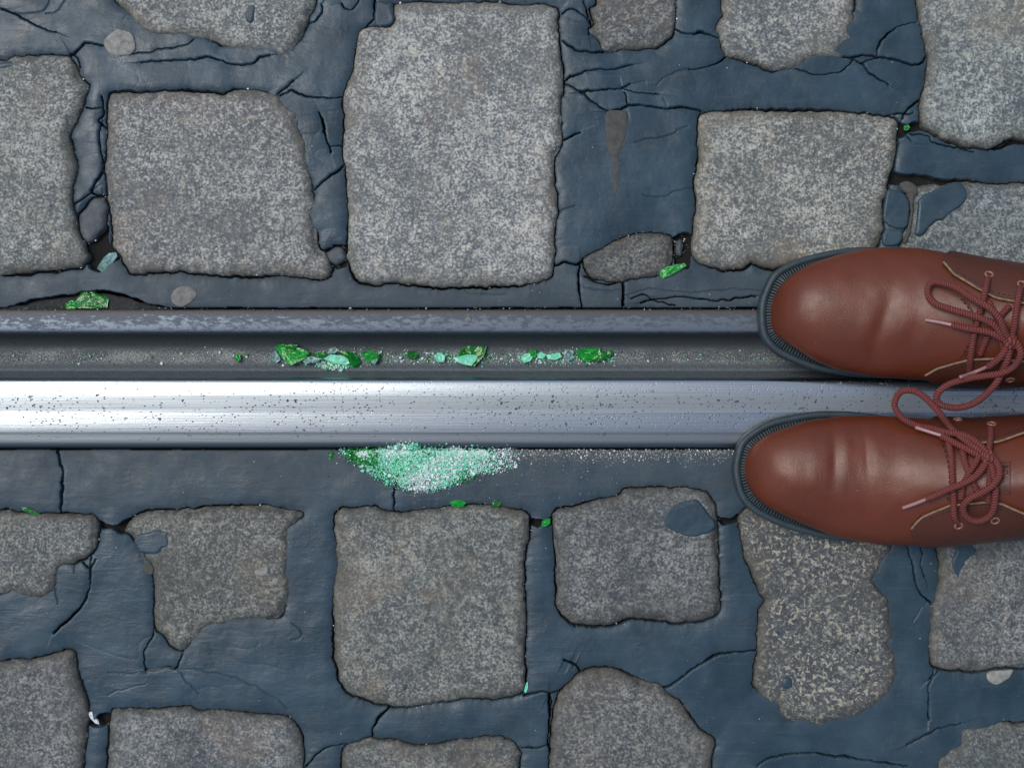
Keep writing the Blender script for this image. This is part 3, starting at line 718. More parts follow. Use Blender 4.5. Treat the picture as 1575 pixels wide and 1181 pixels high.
FIELD = {}
def zf(x, y, else_z=0.9):
    """height in mm of the joint filler at a photo pixel; else_z on the stones"""
    f = FIELD['z']; i = np.clip(((np.asarray(x) - FIELD['x0']) / FIELD['g']).astype(int), 0, f.shape[1] - 1); j = np.clip(((np.asarray(y) - FIELD['y0']) / FIELD['g']).astype(int), 0, f.shape[0] - 1)
    v = f[j, i]
    return np.where(v < -12, else_z, v)
def filler(xs, ys, fine, hole=None):
    gx, gy = np.meshgrid(np.asarray(xs, np.float32), np.asarray(ys, np.float32))
    z, deep, dust, rail = filler_field(gx, gy, fine)
    ok = ~deep
    if hole: 
        inh = (gx > hole[0]) & (gx < hole[1]) & (gy > hole[2]) & (gy < hole[3])
        ok &= ~inh
    lab = components(ok) if fine else ok.astype(np.int32)
    idx = np.arange(gx.size).reshape(gx.shape)
    q = np.stack([idx[:-1, :-1], idx[1:, :-1], idx[1:, 1:], idx[:-1, 1:]], -1).reshape(-1, 4)
    lf = lab.ravel()
    cl = lf[q].max(1)
    if hole:
        q_in = inh.ravel()[q].any(1); cl = np.where(q_in, 0, cl)
    if fine:                                  # each loose slab settled a little differently
        mx_ = int(lab.max()) + 1; r_ = np.random.default_rng(3)
        o_ = r_.uniform(-0.7, 0.5, mx_); tx_ = r_.normal(0, 0.004, mx_); ty_ = r_.normal(0, 0.004, mx_); big_ = np.bincount(lab.ravel(), minlength=mx_)
        cxm = np.bincount(lab.ravel(), gx.ravel(), mx_) / np.maximum(big_, 1); cym = np.bincount(lab.ravel(), gy.ravel(), mx_) / np.maximum(big_, 1)
        k_ = np.where(big_ < 40000, 1.0, 0.0); k_[0] = 0
        z = z + ((o_ * k_)[lab] + (tx_ * k_)[lab] * (gx - cxm[lab]) + (ty_ * k_)[lab] * (gy - cym[lab])).clip(-1.2, 0.9)
    if fine: FIELD.update(x0=float(xs[0]), y0=float(ys[0]), g=float(xs[1] - xs[0]), z=z)
    co = np.stack([((gx - CX) * S).ravel(), (-(gy - CY) * S).ravel(), (z / 1000).ravel()], -1)
    du = dust.ravel()
    # soften the outlines of the lumps: deep vertices of a border cell slide towards the solid side
    ids, cnt = np.unique(cl[cl > 0], return_counts=True)
    crumbs = []
    def emit(faces, name, kind=None):
        used = np.unique(faces); rm = np.full(len(co), -1, np.int64); rm[used] = np.arange(len(used))
        o = mesh_obj(name, co[used], rm[faces], M['bitumen'], pavement, attrs={'dust': du[used], 'rim': du[used] * 0})
        if kind: o['kind'] = kind
        return o
    for i, c in zip(ids, cnt):
        if c < 260 and fine: crumbs.append(i); continue
        emit(q[cl == i], 'joint_filler')
    if crumbs:
        emit(q[np.isin(cl, crumbs)], 'joint_crumbs', 'stuff')

g = 1.0
filler(np.arange(-40, 1615 + g, g), np.arange(-40, 1221 + g, g), True)
g2 = 9.0
filler(np.arange(px0 - 50, px1 + 50, g2), np.arange(py0 - 50, py1 + 50, g2), False, hole=(-38, 1613, -38, 1219))

FLAKES = [
 ([(1366,292),(1381,294),(1399,309),(1398,341),(1392,350),(1378,352),(1361,342),(1359,325)], 0.6),
 ([(1362,352),(1376,354),(1389,359),(1384,376),(1362,378),(1358,366)], 0.2),
 ([(1415,306),(1440,292),(1463,283),(1481,284),(1487,299),(1481,313),(1463,327),(1450,338),(1438,342),(1420,361),(1408,359),(1411,338)], 1.2),
 ([(207,829),(213,845),(216,849),(242,851),(250,845),(260,840),(259,821),(263,815),(232,817)], 1.6),
 ([(1020,796),(1029,781),(1051,771),(1072,769),(1086,785),(1101,806),(1093,817),(1068,824),(1043,819),(1026,810)], 2.9),
 ([(1467,831),(1488,828),(1503,846),(1496,856),(1486,861),(1478,878),(1473,892),(1466,878),(1462,863),(1468,849)], 2.4),
 ([(383,8),(394,10),(392,30),(384,36),(376,28),(377,14)], 0.9),
 ([(578,4),(590,3),(604,6),(606,20),(604,33),(595,40),(578,38),(577,20)], 0.4),
 ([(0,98),(14,94),(26,98),(22,105),(8,107),(-6,106)], 1.2),
]
for i, (poly, top) in enumerate(FLAKES):
    patch('bitumen_flake', poly, M['bitumen'], pavement, top - 0.3, 1.3, 4, 1.3, -6, seed=700 + i, relief=(0.6, 0.4, 0.06), amp=1.3, edge_noise=2.5, dust=0.15)
for i, (x, y, r) in enumerate([(1197,970,7),(1211,1050,9),(566,998,6),(622,1056,5),(884,808,4),(1318,1000,4)]):
    poly = [(x + r * random.uniform(.8, 1.15) * math.cos(t), y + r * random.uniform(.8, 1.15) * math.sin(t)) for t in np.linspace(0, 2 * math.pi, 9)[:-1]]
    patch('bitumen_drop', poly, M['bitumen'], pavement, 1.6, 1.2, r * .8, 1.3, -3, seed=740 + i, relief=(0.1, 0.1, 0), amp=0.3, edge_noise=0.5, dust=0.1)
for i, (poly, top) in enumerate([
    ([(934,172),(950,169),(963,172),(965,190),(962,215),(957,240),(954,270),(950,300),(944,306),(942,280),(939,245),(933,215),(931,190)], -1.1),
    ([(1400,286),(1408,294),(1406,310),(1405,330),(1402,352),(1396,372),(1390,372),(1398,346),(1401,318),(1396,300)], 0.3),
    ([(1386,282),(1396,279),(1408,286),(1412,298),(1404,302),(1390,294)], 0.5),
    ([(226,1030),(245,1027),(266,1027),(268,1034),(250,1037),(228,1037)], -1.2),
    ([(222,866),(232,866),(236,880),(228,884),(221,876)], -0.6),
    ([(-10,476),(30,468),(60,461),(105,456),(150,450),(190,457),(225,468),(248,476)], -6.0)]):
    patch('dirt_patch', poly, M['grime' if top < -4 else 'dirt'], pavement, top, 1.0, 5, 1.5, -4, seed=760 + i, relief=(0.2, 0.3, 0.2), amp=1.0, edge_noise=2)

# ------------------------------------------------------------------ tram rail
def extrude_profile(name, prof, mat, parent, x0=-14.0, x1=14.0, sub=6):
    pr = np.asarray(prof, float)                    # (row px, z mm)
    pr = catmull(pr, 1.2, closed=False)
    ys = -(pr[:, 0] - CY) * S; zs = pr[:, 1] / 1000
    xs = np.concatenate([[x0, -3], np.linspace(-1, 1, 41), [3, x1]])
    n = len(ys)
    co = np.stack([np.repeat(xs, n), np.tile(ys, len(xs)), np.tile(zs, len(xs))], -1)
    i = np.arange(len(xs) * n).reshape(len(xs), n)
    q = np.stack([i[:-1, :-1], i[:-1, 1:], i[1:, 1:], i[1:, :-1]], -1).reshape(-1, 4)
    return mesh_obj(name, co, q[:, ::-1], mat, parent, loc=(0, float(ys.mean()), -0.03))
rail = empty('tram_rail', (0, -(583 - CY) * S, -0.03))
tag(rail, 'grooved steel tram rail with shiny worn head running across the cobbled street', 'rail')
extrude_profile('guard_lip', [(475.2,-25),(475.2,-8),(476.0,-4.2),(478,-3.0),(483,-2.2),(490,-1.7),(500,-1.5),(508,-1.7),(511,-2.6),(512.5,-5.5),(513.5,-9)], M['lip'], rail)
extrude_profile('groove_floor', [(513.5,-9.0),(515.5,-14),(520,-21),(528,-27),(537,-30),(548,-31),(558,-30.5),(563,-29),(566,-27.5),(568,-27.0),(571,-25.5),(576,-17),(580.5,-8)], M['groove'], rail)
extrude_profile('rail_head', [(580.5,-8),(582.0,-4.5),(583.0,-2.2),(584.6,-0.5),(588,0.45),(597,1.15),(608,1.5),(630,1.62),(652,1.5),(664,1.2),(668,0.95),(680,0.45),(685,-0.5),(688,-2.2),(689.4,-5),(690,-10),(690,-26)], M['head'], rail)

# small weld spot on the lip
o, _ = patch('weld_spot', [(720 + 5.5 * math.cos(t), 491.5 + 5.5 * math.sin(t)) for t in np.linspace(0, 6.283, 11)[:-1]], M['gum_dark'], rail, -0.8, 0.9, 3, 1.1, -4, relief=(0, 0, 0), amp=0.2, edge_noise=0.2)

# ------------------------------------------------------------------ shoes
ZT = np.array([(0, 17), (2, 24), (5, 31), (10, 38), (18, 45), (30, 50.5), (45, 53.5), (65, 56), (90, 60), (112, 66), (135, 75), (160, 86), (185, 98), (210, 110), (235, 119), (262, 123), (285, 118), (293, 96), (297, 60)], float)

class Shoe:
    def __init__(s, sil, creases, cy_shift=0.0):
        zr = 0.034
        a = np.array([[W(X, yt, zr)[0], W(X, yt, zr)[1], W(X, yb, zr)[1]] for (X, yt, yb) in sil])
        s.x0 = a[0, 0]; s.x1 = a[-1, 0]
        L = s.x1 - s.x0
        u = np.linspace(0, 1, 300) ** 1.8
        s.xs = s.x0 + L * u
        def smooth(xk, yk, n=3000, sig=45):
            """dense curve through the stations, even in the square root of the distance from the toe, blurred"""
            q = np.linspace(0, 1, n); v = np.interp(q ** 2 * L, xk, yk)
            k = np.exp(-0.5 * (np.arange(-3 * sig, 3 * sig + 1) / sig) ** 2); k /= k.sum(); m = 3 * sig
            pad = np.concatenate([2 * v[0] - v[m:0:-1], v, 2 * v[-1] - v[-2:-m - 2:-1]])
            return q ** 2 * L, np.convolve(pad, k, 'valid')
        s.gx, s.top = smooth(a[:, 0] - s.x0, a[:, 1]); _, s.bot = smooth(a[:, 0] - s.x0, a[:, 2])
        _, s.zt = smooth(ZT[:, 0] * L / 297.0, ZT[:, 1] / 1000, sig=60)
        s.creases = creases
    def sec(s, x):
        r = np.asarray(x) - s.x0
        t = np.interp(r, s.gx, s.top); b = np.interp(r, s.gx, s.bot)
        d = r * (297.0 / (s.x1 - s.x0))
        zt = np.interp(r, s.gx, s.zt)
        return t, b, d, zt
    def pt(s, x, a, lift=0.0, crease=True):
        """surface point; a = 0 on the image-upper side, pi/2 on top, pi on the lower side; below 0 / above pi tucks under"""
        x = np.asarray(x, float); a = np.asarray(a, float)
        t, b, d, zt = s.sec(x)
        mid = (t + b) / 2; w = (t - b) / 2
        zs = 0.015
        zc = zs + 0.36 * (zt - zs)
        n = 1.06 + 0.10 / (1 + np.exp(-(d - 130) / 15))
        ca, sa = np.cos(a), np.sin(a)
        y = np.sign(ca) * np.abs(ca) ** n * w
        up = zc + (zt - zc) * np.abs(sa) ** (0.95 + 0.15 / (1 + np.exp(-(d - 120) / 15)))
        dn = zc + (zc - zs) * sa / math.sin(math.radians(35))
        z = np.where(sa >= 0, up, dn)
        y = np.where(sa >= 0, y, np.sign(ca) * w * (1 - 0.10 * (np.abs(sa) / math.sin(math.radians(35))) ** 1.5))
        y = y + mid
        # normal direction, roughly
        nz = np.clip(sa, 0, 1); ny = ca
        L = np.sqrt(nz ** 2 + ny ** 2) + 1e-6
        off = lift
        if crease:
            off = off + 0.6 * s.dent(x, y) + 0.00035 * vnoise(x * 1000, y * 1000, 16, 5, 2)
        return np.stack([x, y + ny / L * off, z + nz / L * off], -1)
    def dent(s, x, y):
        o = 0
        for (X, Y, slope, sig, win, amp) in s.creases:
            xc, yc, _ = W(X, Y, 0.06)
            o = o + amp * np.exp(-((x - xc - slope * (y - yc)) / sig) ** 2) * np.exp(-((y - yc) / win) ** 2)
        return o
    def inv(s, X, Y):
        """photo pixel -> (x, a, point) on the upper"""
        z = 0.07
        aa = np.linspace(0.0, math.pi, 241)
        for _ in range(14):
            x, y, _z = W(X, Y, z)
            p = s.pt(np.full(241, x), aa)
            i = int(np.argmin(np.abs(p[:, 1] - y)))
            z = 0.5 * z + 0.5 * p[i, 2]
        return x, aa[i], p[i]
    def at(s, X, Y, lift=0.0):
        x, a, p = s.inv(X, Y)
        z = p[2] + lift
        return np.array(W(X, Y, z))

def grid_faces(n, m):
    i = np.arange(n * m).reshape(n, m)
    return np.stack([i[:-1, :-1], i[:-1, 1:], i[1:, 1:], i[1:, :-1]], -1).reshape(-1, 4)

def tube(path, r, sides=10, step=0.0012, flat=1.0, cap=True):
    p = catmull(np.asarray(path, float), step, closed=False)
    d = np.gradient(p, axis=0); d /= np.linalg.norm(d, axis=1)[:, None] + 1e-12
    up = np.array([0, 0, 1.0]); co = []; uv = []
    L = np.concatenate([[0], np.cumsum(np.linalg.norm(np.diff(p, axis=0), axis=1))])
    prev = None
    for i in range(len(p)):
        if prev is None:
            s_ = np.cross(d[i], up)
            if np.linalg.norm(s_) < 1e-3: s_ = np.cross(d[i], [0, 1, 0])
        else:
            s_ = prev - d[i] * np.dot(prev, d[i])
        s_ /= np.linalg.norm(s_) + 1e-12; prev = s_
        t_ = np.cross(s_, d[i])
        for k in range(sides):
            a = 2 * math.pi * k / sides
            co.append(p[i] + r * math.cos(a) * s_ + r * flat * math.sin(a) * t_); uv.append((L[i], k / sides))
    n = len(p); i = np.arange(n * sides).reshape(n, sides)
    j = np.roll(i, -1, 1)
    q = np.stack([i[:-1], j[:-1], j[1:], i[1:]], -1).reshape(-1, 4)
    co = np.array(co); uv = np.array(uv)
    if cap:
        c0 = len(co); co = np.concatenate([co, p[:1], p[-1:]]); uv = np.concatenate([uv, [(0, 0)], [(L[-1], 0)]])
        f0 = np.stack([np.full(sides, c0), j[0], i[0], i[0]], -1); f1 = np.stack([np.full(sides, c0 + 1), i[-1], j[-1], j[-1]], -1)
        faces = [tuple(r_) for r_ in q] + [tuple(r_[:3]) for r_ in f0] + [tuple(r_[:3]) for r_ in f1]
    else: faces = [tuple(r_) for r_ in q]
    return co, faces, uv

def join(parts):
    co, fa, uv, n = [], [], [], 0
    for c, f, u in parts:
        co.append(c); uv.append(u); fa += [tuple(k + n for k in r) for r in f]; n += len(c)
    return np.concatenate(co), fa, np.concatenate(uv)

def torus(c, nrm, R, r, n=16, m=8):
    nrm = np.asarray(nrm, float); nrm /= np.linalg.norm(nrm)
    s_ = np.cross(nrm, [1, 0, 0.01]); s_ /= np.linalg.norm(s_); t_ = np.cross(nrm, s_)
    co = []
    for i in range(n):
        a = 2 * math.pi * i / n; e = math.cos(a) * s_ + math.sin(a) * t_
        for k in range(m):
            b_ = 2 * math.pi * k / m
            co.append(c + e * (R + r * math.cos(b_)) + nrm * r * math.sin(b_))
    i = np.arange(n * m).reshape(n, m); ni = np.roll(i, -1, 0)
    q = np.stack([i, np.roll(i, -1, 1), np.roll(ni, -1, 1), ni], -1).reshape(-1, 4)
    return np.array(co), [tuple(r_) for r_ in q], np.zeros((n * m, 2))

def build_shoe(label, sil, sole_px, creases, flaps, eyelets, loops, cross, ends, knot, stitch, text=None):
    sh = Shoe(sil, creases)
    base = ((sh.x0 + sh.x1) / 2, float((sh.top.mean() + sh.bot.mean()) / 2), 0.0)
    root = empty('shoe', base)
    tag(root, label, 'shoe', 'pair of brown leather shoes standing on the rail')
    # upper
    na = 91
    aa = np.linspace(math.radians(-35), math.radians(215), na)
    X, A = np.meshgrid(sh.xs, aa, indexing='ij')
    co = sh.pt(X.ravel(), A.ravel())
    gf = grid_faces(300, na)[:, ::-1]
    xo = sh.x0 + (sh.x1 - sh.x0) * 0.845; to_, bo_, _, _ = sh.sec(xo); yo = (to_ + bo_) / 2
    fc = co[gf].mean(1)
    hole = (((fc[:, 0] - xo) / 0.035) ** 2 + ((fc[:, 1] - yo) / 0.030) ** 2 < 1) & (fc[:, 2] > 0.07)     # the ankle opening
    up = mesh_obj('upper', co, gf[~hole], M['leather'], root)
    # sole: outsole slab with a rounded edge and the welt on top
    P = catmull(sole_px, 4.0)
    area = np.sum(P[:, 0] * np.roll(P[:, 1], -1) - np.roll(P[:, 0], -1) * P[:, 1])
    if area < 0: P = P[::-1]
    n = len(P); zr = 0.017
    Wp = np.array([W(x, y, zr)[:2] for x, y in P])
    tng = np.roll(Wp, -1, 0) - np.roll(Wp, 1, 0); tng /= np.linalg.norm(tng, axis=1)[:, None]
    nrm = np.stack([-tng[:, 1], tng[:, 0]], -1)
    cen = Wp.mean(0)
    if np.mean(np.sum((Wp - cen) * nrm, 1)) < 0: nrm = -nrm
    rings = []
    for off, z in ((-0.004, 0.0015), (-0.0012, 0.002), (-0.0004, 0.004), (-0.0002, 0.012), (-0.0002, 0.0155), (-0.0009, 0.0172), (-0.0022, 0.0178), (-0.0050, 0.0178), (-0.0056, 0.0165), (-0.0064, 0.0158), (-0.0110, 0.0160), (-0.016, 0.0162), (-0.024, 0.0162)):
        r_ = Wp + nrm * off
        rings.append(np.column_stack([r_, np.full(n, z)]))
    co = np.concatenate(rings); m_ = len(rings)
    i = np.arange(m_ * n).reshape(m_, n); j = np.roll(i, -1, 1)
    q = np.stack([i[:-1], j[:-1], j[1:], i[1:]], -1).reshape(-1, 4)
    faces = [tuple(r_) for r_ in q] + [tuple(i[0][::-1])]
    sole = mesh_obj('sole', co, faces, M['sole'], root)
    # ribs of the storm welt
    rb = []
    acc = 0
    for k in range(n):
        a_ = Wp[k]; b_ = Wp[(k + 1) % n]
        L = np.linalg.norm(b_ - a_); pos = acc
        while pos < L:
            c = a_ + (b_ - a_) * pos / L; nn = nrm[k]; tt = tng[k]
            o_, i_ = c - nn * 0.0058, c - nn * 0.0118
            hw = 0.00085
            v = []
            for (e, z) in ((o_, 0.0150), (i_, 0.0150)):
                v += [(*(e - tt * hw), z), (*(e + tt * hw), z)]
            for (e, z) in ((o_, 0.0180), (i_, 0.0192)):
                v += [(*(e - tt * hw * .5), z), (*(e + tt * hw * .5), z)]
            rb.append((np.array(v), [(0, 1, 5, 4), (2, 6, 7, 3), (0, 4, 6, 2), (1, 3, 7, 5), (4, 5, 7, 6)], np.zeros((8, 2))))
            pos += 0.0027
        acc = pos - L
    c, f, _ = join(rb)
    w_ = mesh_obj('welt_ribs', c, f, M['sole'], sole, smooth=False); w_['kind'] = 'stuff'
    # quarter flaps with raw edges
    for (edge, side, run) in flaps:
        E = [sh.inv(X_, Y_) for (X_, Y_) in edge]
        ex = np.array([e[0] for e in E]); ea = np.array([e[1] for e in E])
        o_ = np.argsort(ex); ex, ea = ex[o_], ea[o_]
        xe = min(ex[-1] + 0.06, sh.x1 - 0.012)
        xs = np.concatenate([np.linspace(ex[0], ex[0] + 0.02, 24)[:-1], np.linspace(ex[0] + 0.02, xe, 60)])
        a_ed = np.interp(xs, ex, ea)
        a_side = math.radians(-25) if side > 0 else math.radians(205)
        prog = np.clip((xs - ex[0]) / run, 0, 1) ** 0.7
        a_out = ea[0] + (a_side - ea[0]) * prog
        m2 = 26
        T = np.linspace(0, 1, m2)
        lift = 0.0026
        AA = a_ed[:, None] + (a_out - a_ed)[:, None] * T[None]
        XX = np.repeat(xs[:, None], m2, 1)
        LF = np.full_like(AA, lift); LF[:, 0] = 0.0022; LF[:, -1] = 0.0002; LF[:, -2] = lift * .6; LF[0] = 0.0012
        co = sh.pt(XX.ravel(), AA.ravel(), LF.ravel())
        # turn-down strip at the throat edge
        co2 = sh.pt(xs, a_ed, -0.0005)
        f = [tuple(r_) for r_ in grid_faces(len(xs), m2)]
        nb = len(co); f += [(nb + k, nb + k + 1, (k + 1) * m2, k * m2) for k in range(len(xs) - 1)]
        fl = mesh_obj('quarter_flap', np.concatenate([co, co2]), f, M['leather2'], root)
        pe = sh.pt(ex_d := np.linspace(ex[0], xe, 40), np.interp(ex_d, ex, ea), 0.0028)
        c, f, u = tube(pe, 0.0010, 8, 0.002)
        mesh_obj('raw_edge', c, f, M['raw'], fl)
        # seam stitches a little inside the raw edge
        sp = []
        for q_ in np.arange(0.012, (xe - ex[0]) - 0.004, 0.0036):
            x_ = ex[0] + q_; da = 0.085 if side < 0 else -0.085
            a_ = np.interp([x_, x_ + 0.0022], ex, ea) + da
            pp = sh.pt(np.array([x_, x_ + 0.0011, x_ + 0.0022]), np.array([a_[0], a_.mean(), a_[1]]), 0.0029)
            sp.append(tube(pp, 0.00035, 5, 0.001))
        if sp:
            c, f, u = join(sp); st_ = mesh_obj('stitching', c, f, M['thread'], fl); st_['kind'] = 'stuff'
    # tongue seam
    for line in stitch:
        L = catmull(np.array(line, float), 2.0, closed=False)
        sp = []
        for k in range(0, len(L) - 2, 4):
            pp = [sh.at(*L[k], 0.0006), sh.at(*L[k + 1], 0.0008), sh.at(*L[k + 2], 0.0006)]
            sp.append(tube(pp, 0.0005, 5, 0.001))
        c, f, u = join(sp); st_ = mesh_obj('stitching', c, f, M['thread'], up); st_['kind'] = 'stuff'
        pe = [sh.at(x + 3.5, y, 0.0003) for x, y in L[::6]]
        c, f, u = tube(pe, 0.0007, 6, 0.002); mesh_obj('seam_edge', c, f, M['leather3'], up)
    # eyelets
    for (X_, Y_) in eyelets:
        x, a, p = sh.inv(X_, Y_)
        nn = np.array([0, math.cos(a), max(math.sin(a), 0.15)])
        c, f, u = torus(sh.pt(x, a, 0.0030), nn, 0.0029, 0.0009)
        mesh_obj('eyelet', c, f, M['eyelet'], root)
    # laces
    R = 0.0026
    def path(pts):
        out = []
        for q_ in pts:
            X_, Y_, l = q_[:3]
            if len(q_) == 4: out.append(np.array(W(X_, Y_, l)))       # absolute height
            else: out.append(sh.at(X_, Y_, l))
        return out
    parts = [tube(path(l), R, 10, 0.0015) for l in loops]
    parts += [tube(path(l), R * 0.95, 10, 0.0015) for l in cross]
    parts += [tube(path(l), R, 10, 0.0015) for l, _ in ends]
    kx, ky, kl = knot
    kc = sh.at(kx, ky, kl)
    kk = [kc + 0.0042 * np.array([math.cos(t) * 0.6, math.sin(t), 0.25 * math.sin(2 * t)]) for t in np.linspace(0.2, 6.4, 10)]
    parts.append(tube(kk, R * 1.05, 10, 0.0012))
    parts.append(tube([kc + np.array([-0.004, 0.003, -0.001]), kc + np.array([0, 0, 0.0035]), kc + np.array([0.004, -0.004, 0])], R * 1.1, 10, 0.001))
    c, f, u = join(parts)
    lace = mesh_obj('lace', c, f, M['lace'], root, uv=u)
    for l, ag in ends:
        c, f, u = tube(path(ag), 0.00145, 10, 0.002)
        mesh_obj('aglet', c, f, M['aglet'], lace)
    # collar and lining of the ankle opening
    xc = sh.x0 + (sh.x1 - sh.x0) * 0.845
    t, b_, d, zt = sh.sec(xc)
    ring = []
    for k in range(33):
        a = 2 * math.pi * k / 32
        ring.append((xc + 0.036 * math.cos(a), (t + b_) / 2 + 0.031 * math.sin(a), 0.120 - 0.004 * math.cos(a)))
    c, f, u = tube(ring, 0.0045, 10, 0.004, cap=False); mesh_obj('collar', c, f, M['leather2'], root)
    rows = []
    for (z, r_) in ((0.121, 1.0), (0.112, 0.93), (0.09, 0.92), (0.05, 0.95), (0.026, 0.9), (0.024, 0.02)):
        rows.append([(xc + 0.036 * r_ * math.cos(2 * math.pi * k / 32), (t + b_) / 2 + 0.031 * r_ * math.sin(2 * math.pi * k / 32), z) for k in range(33)])
    mesh_obj('lining', np.array(rows).reshape(-1, 3), grid_faces(6, 33), M['sock'], root)
    if text:
        (tx, ty, tw, th, body) = text
        # raised letters and their frame on the tongue
        cu = bpy.data.curves.new('letters', 'FONT'); cu.body = body; cu.align_x = 'CENTER'; cu.align_y = 'CENTER'
        cu.size = 1.0; cu.extrude = 0.03
        to = bpy.data.objects.new('letters_tmp', cu); sc.collection.objects.link(to)
        dg = bpy.context.evaluated_depsgraph_get()
        tm = bpy.data.meshes.new_from_object(to.evaluated_get(dg))
        bpy.data.objects.remove(to)
        v = np.empty(len(tm.vertices) * 3, np.float32); tm.vertices.foreach_get('co', v); v = v.reshape(-1, 3)
        fcs = [tuple(p_.vertices) for p_ in tm.polygons]
        bpy.data.meshes.remove(tm)
        ext = v[:, :2].max(0) - v[:, :2].min(0); mid = (v[:, :2].max(0) + v[:, :2].min(0)) / 2
        co = []
        for (x_, y_, z_) in v:
            fx_, fy_ = (x_ - mid[0]) / ext[0], (y_ - mid[1]) / ext[1]
            co.append(sh.at(tx + fy_ * tw, ty + fx_ * th, 0.0003 + (0.0008 if z_ > 0 else 0)))
        mesh_obj('lettering', np.array(co), fcs, M['stamp'], up, smooth=False)
        fr = [(tx - tw * .85, ty - th * .60), (tx + tw * .85, ty - th * .60), (tx + tw * .85, ty + th * .60), (tx - tw * .85, ty + th * .60)]
        sp = [tube([sh.at(*fr[k], 0.0002), sh.at((fr[k][0] + fr[(k + 1) % 4][0]) / 2, (fr[k][1] + fr[(k + 1) % 4][1]) / 2, 0.0002), sh.at(*fr[(k + 1) % 4], 0.0002)], 0.0004, 6, 0.001) for k in range(4)]
        c, f, u = join(sp); mesh_obj('stamp_frame', c, f, M['stamp'], up)
    return sh, root

# lower shoe in the picture
SIL_A = [(1150,718,724),(1150.6,712,731),(1152,706,738),(1154.5,699,746),(1158,692,754),(1165,682,765),(1180,671,778),(1198,662,789),(1237,649,807),(1285,641,826),(1320,638.5,833),(1360,639,837.5),(1390,641,839),(1440,645,836),(1500,647,829),(1575,640,818),(1630,640,812),(1670,652,802),(1695,668,788),(1708,685,772),(1714,705,752)]
SOLE_A = [(1128,725),(1130,704),(1137.5,680),(1155,663),(1184,647),(1217,638.5),(1256,632.6),(1295,632),(1320,633.6),(1370,640),(1430,646),(1500,650),(1575,648),(1650,650),(1700,668),(1724,712),(1716,755),(1694,790),(1650,805),(1575,812),(1480,824),(1400,830),(1340,834),(1285.5,831.5),(1246.6,823.5),(1207.6,812),(1178,799),(1155,785.5),(1139.5,768),(1131.7,746.6)]
LOOPS_A = [
 [(1520,703,.007),(1500,688,.010),(1478,672,.011),(1460,655,.013),(1445,635,.072,1),(1429,617,.068,1),(1412,604,.062,1),(1396,600,.060,1),(1383,605,.058,1),(1376,620,.057,1),(1380,633,.057,1),(1392,646,.058,1),(1412,655,.060,1),(1434,659,.064,1),(1456,665,.010),(1478,668,.012),(1495,675,.012),(1511,688,.010),(1518,701,.006)],
 [(1523,704,.006),(1531,708,.008),(1537,721,.009),(1536,734,.010),(1526,747,.012),(1509,758,.012),(1491,767,.012),(1482,778,.010),(1484,791,.009),(1495,800,.009),(1511,800,.009),(1524,791,.008),(1529,778,.008),(1531,761,.007),(1531,743,.006),(1527,723,.006),(1524,710,.005)]]
CROSS_A = [
 [(1524,658,.004),(1524,672,.006),(1521,690,.006),(1519,702,.005)],
 [(1458,678,.005),(1462,695,.004),(1464,715,.003),(1465,740,.003),(1467,770,.004),(1468,793,.006),(1473,803,.003)],
 [(1480,686,.005),(1483,705,.003),(1488,722,.003),(1495,738,.003),(1503,756,.003)],
 [(1506,702,.005),(1498,716,.004),(1488,732,.003),(1481,748,.003),(1478,768,.003)],
 [(1521,708,.005),(1522,730,.003),(1521,752,.003),(1520,772,.003)]]
ENDS_A = [
 ([(1448,670,.009),(1465,679,.008),(1482,688,.008),(1500,697,.007),(1516,705,.005)], [(1408,657,.066,1),(1428,663.5,.010),(1449,670,.009)]),
 ([(1425,767,.006),(1440,761,.007),(1455,754,.008),(1480,744,.009),(1500,733,.009),(1513,718,.008),(1519,706,.006)], [(1388.5,781,.004),(1406,775,.005),(1426,767,.006)])]
build_shoe('lower of two brown leather shoes, toe on the joint below the rail',
  SIL_A, SOLE_A,
  [(1287,705,0.05,.0045,.024,-.0016),(1304,700,0.05,.006,.026,.0012),(1335,700,-0.05,.0035,.020,-.0012),(1350,712,0,.009,.03,.0007),(1262,705,0.05,.010,.03,.0008),(1385,690,.1,.012,.02,-.0006)],
  [([(1425,660),(1450,668),(1480,678),(1510,684),(1533,683),(1575,669)], 1, 0.03), ([(1401,809),(1414,794),(1438,783),(1460,775),(1515,770),(1539,773),(1575,787)], -1, 0.03)],
  [(1524.5,657),(1473,650),(1473,804),(1529,796)], LOOPS_A, CROSS_A, ENDS_A, (1520,704,.007),
  [[(1447,678),(1455,698),(1459,720),(1460,745),(1457,772)]], text=(1546,735,9,40,'ROXUIH'))

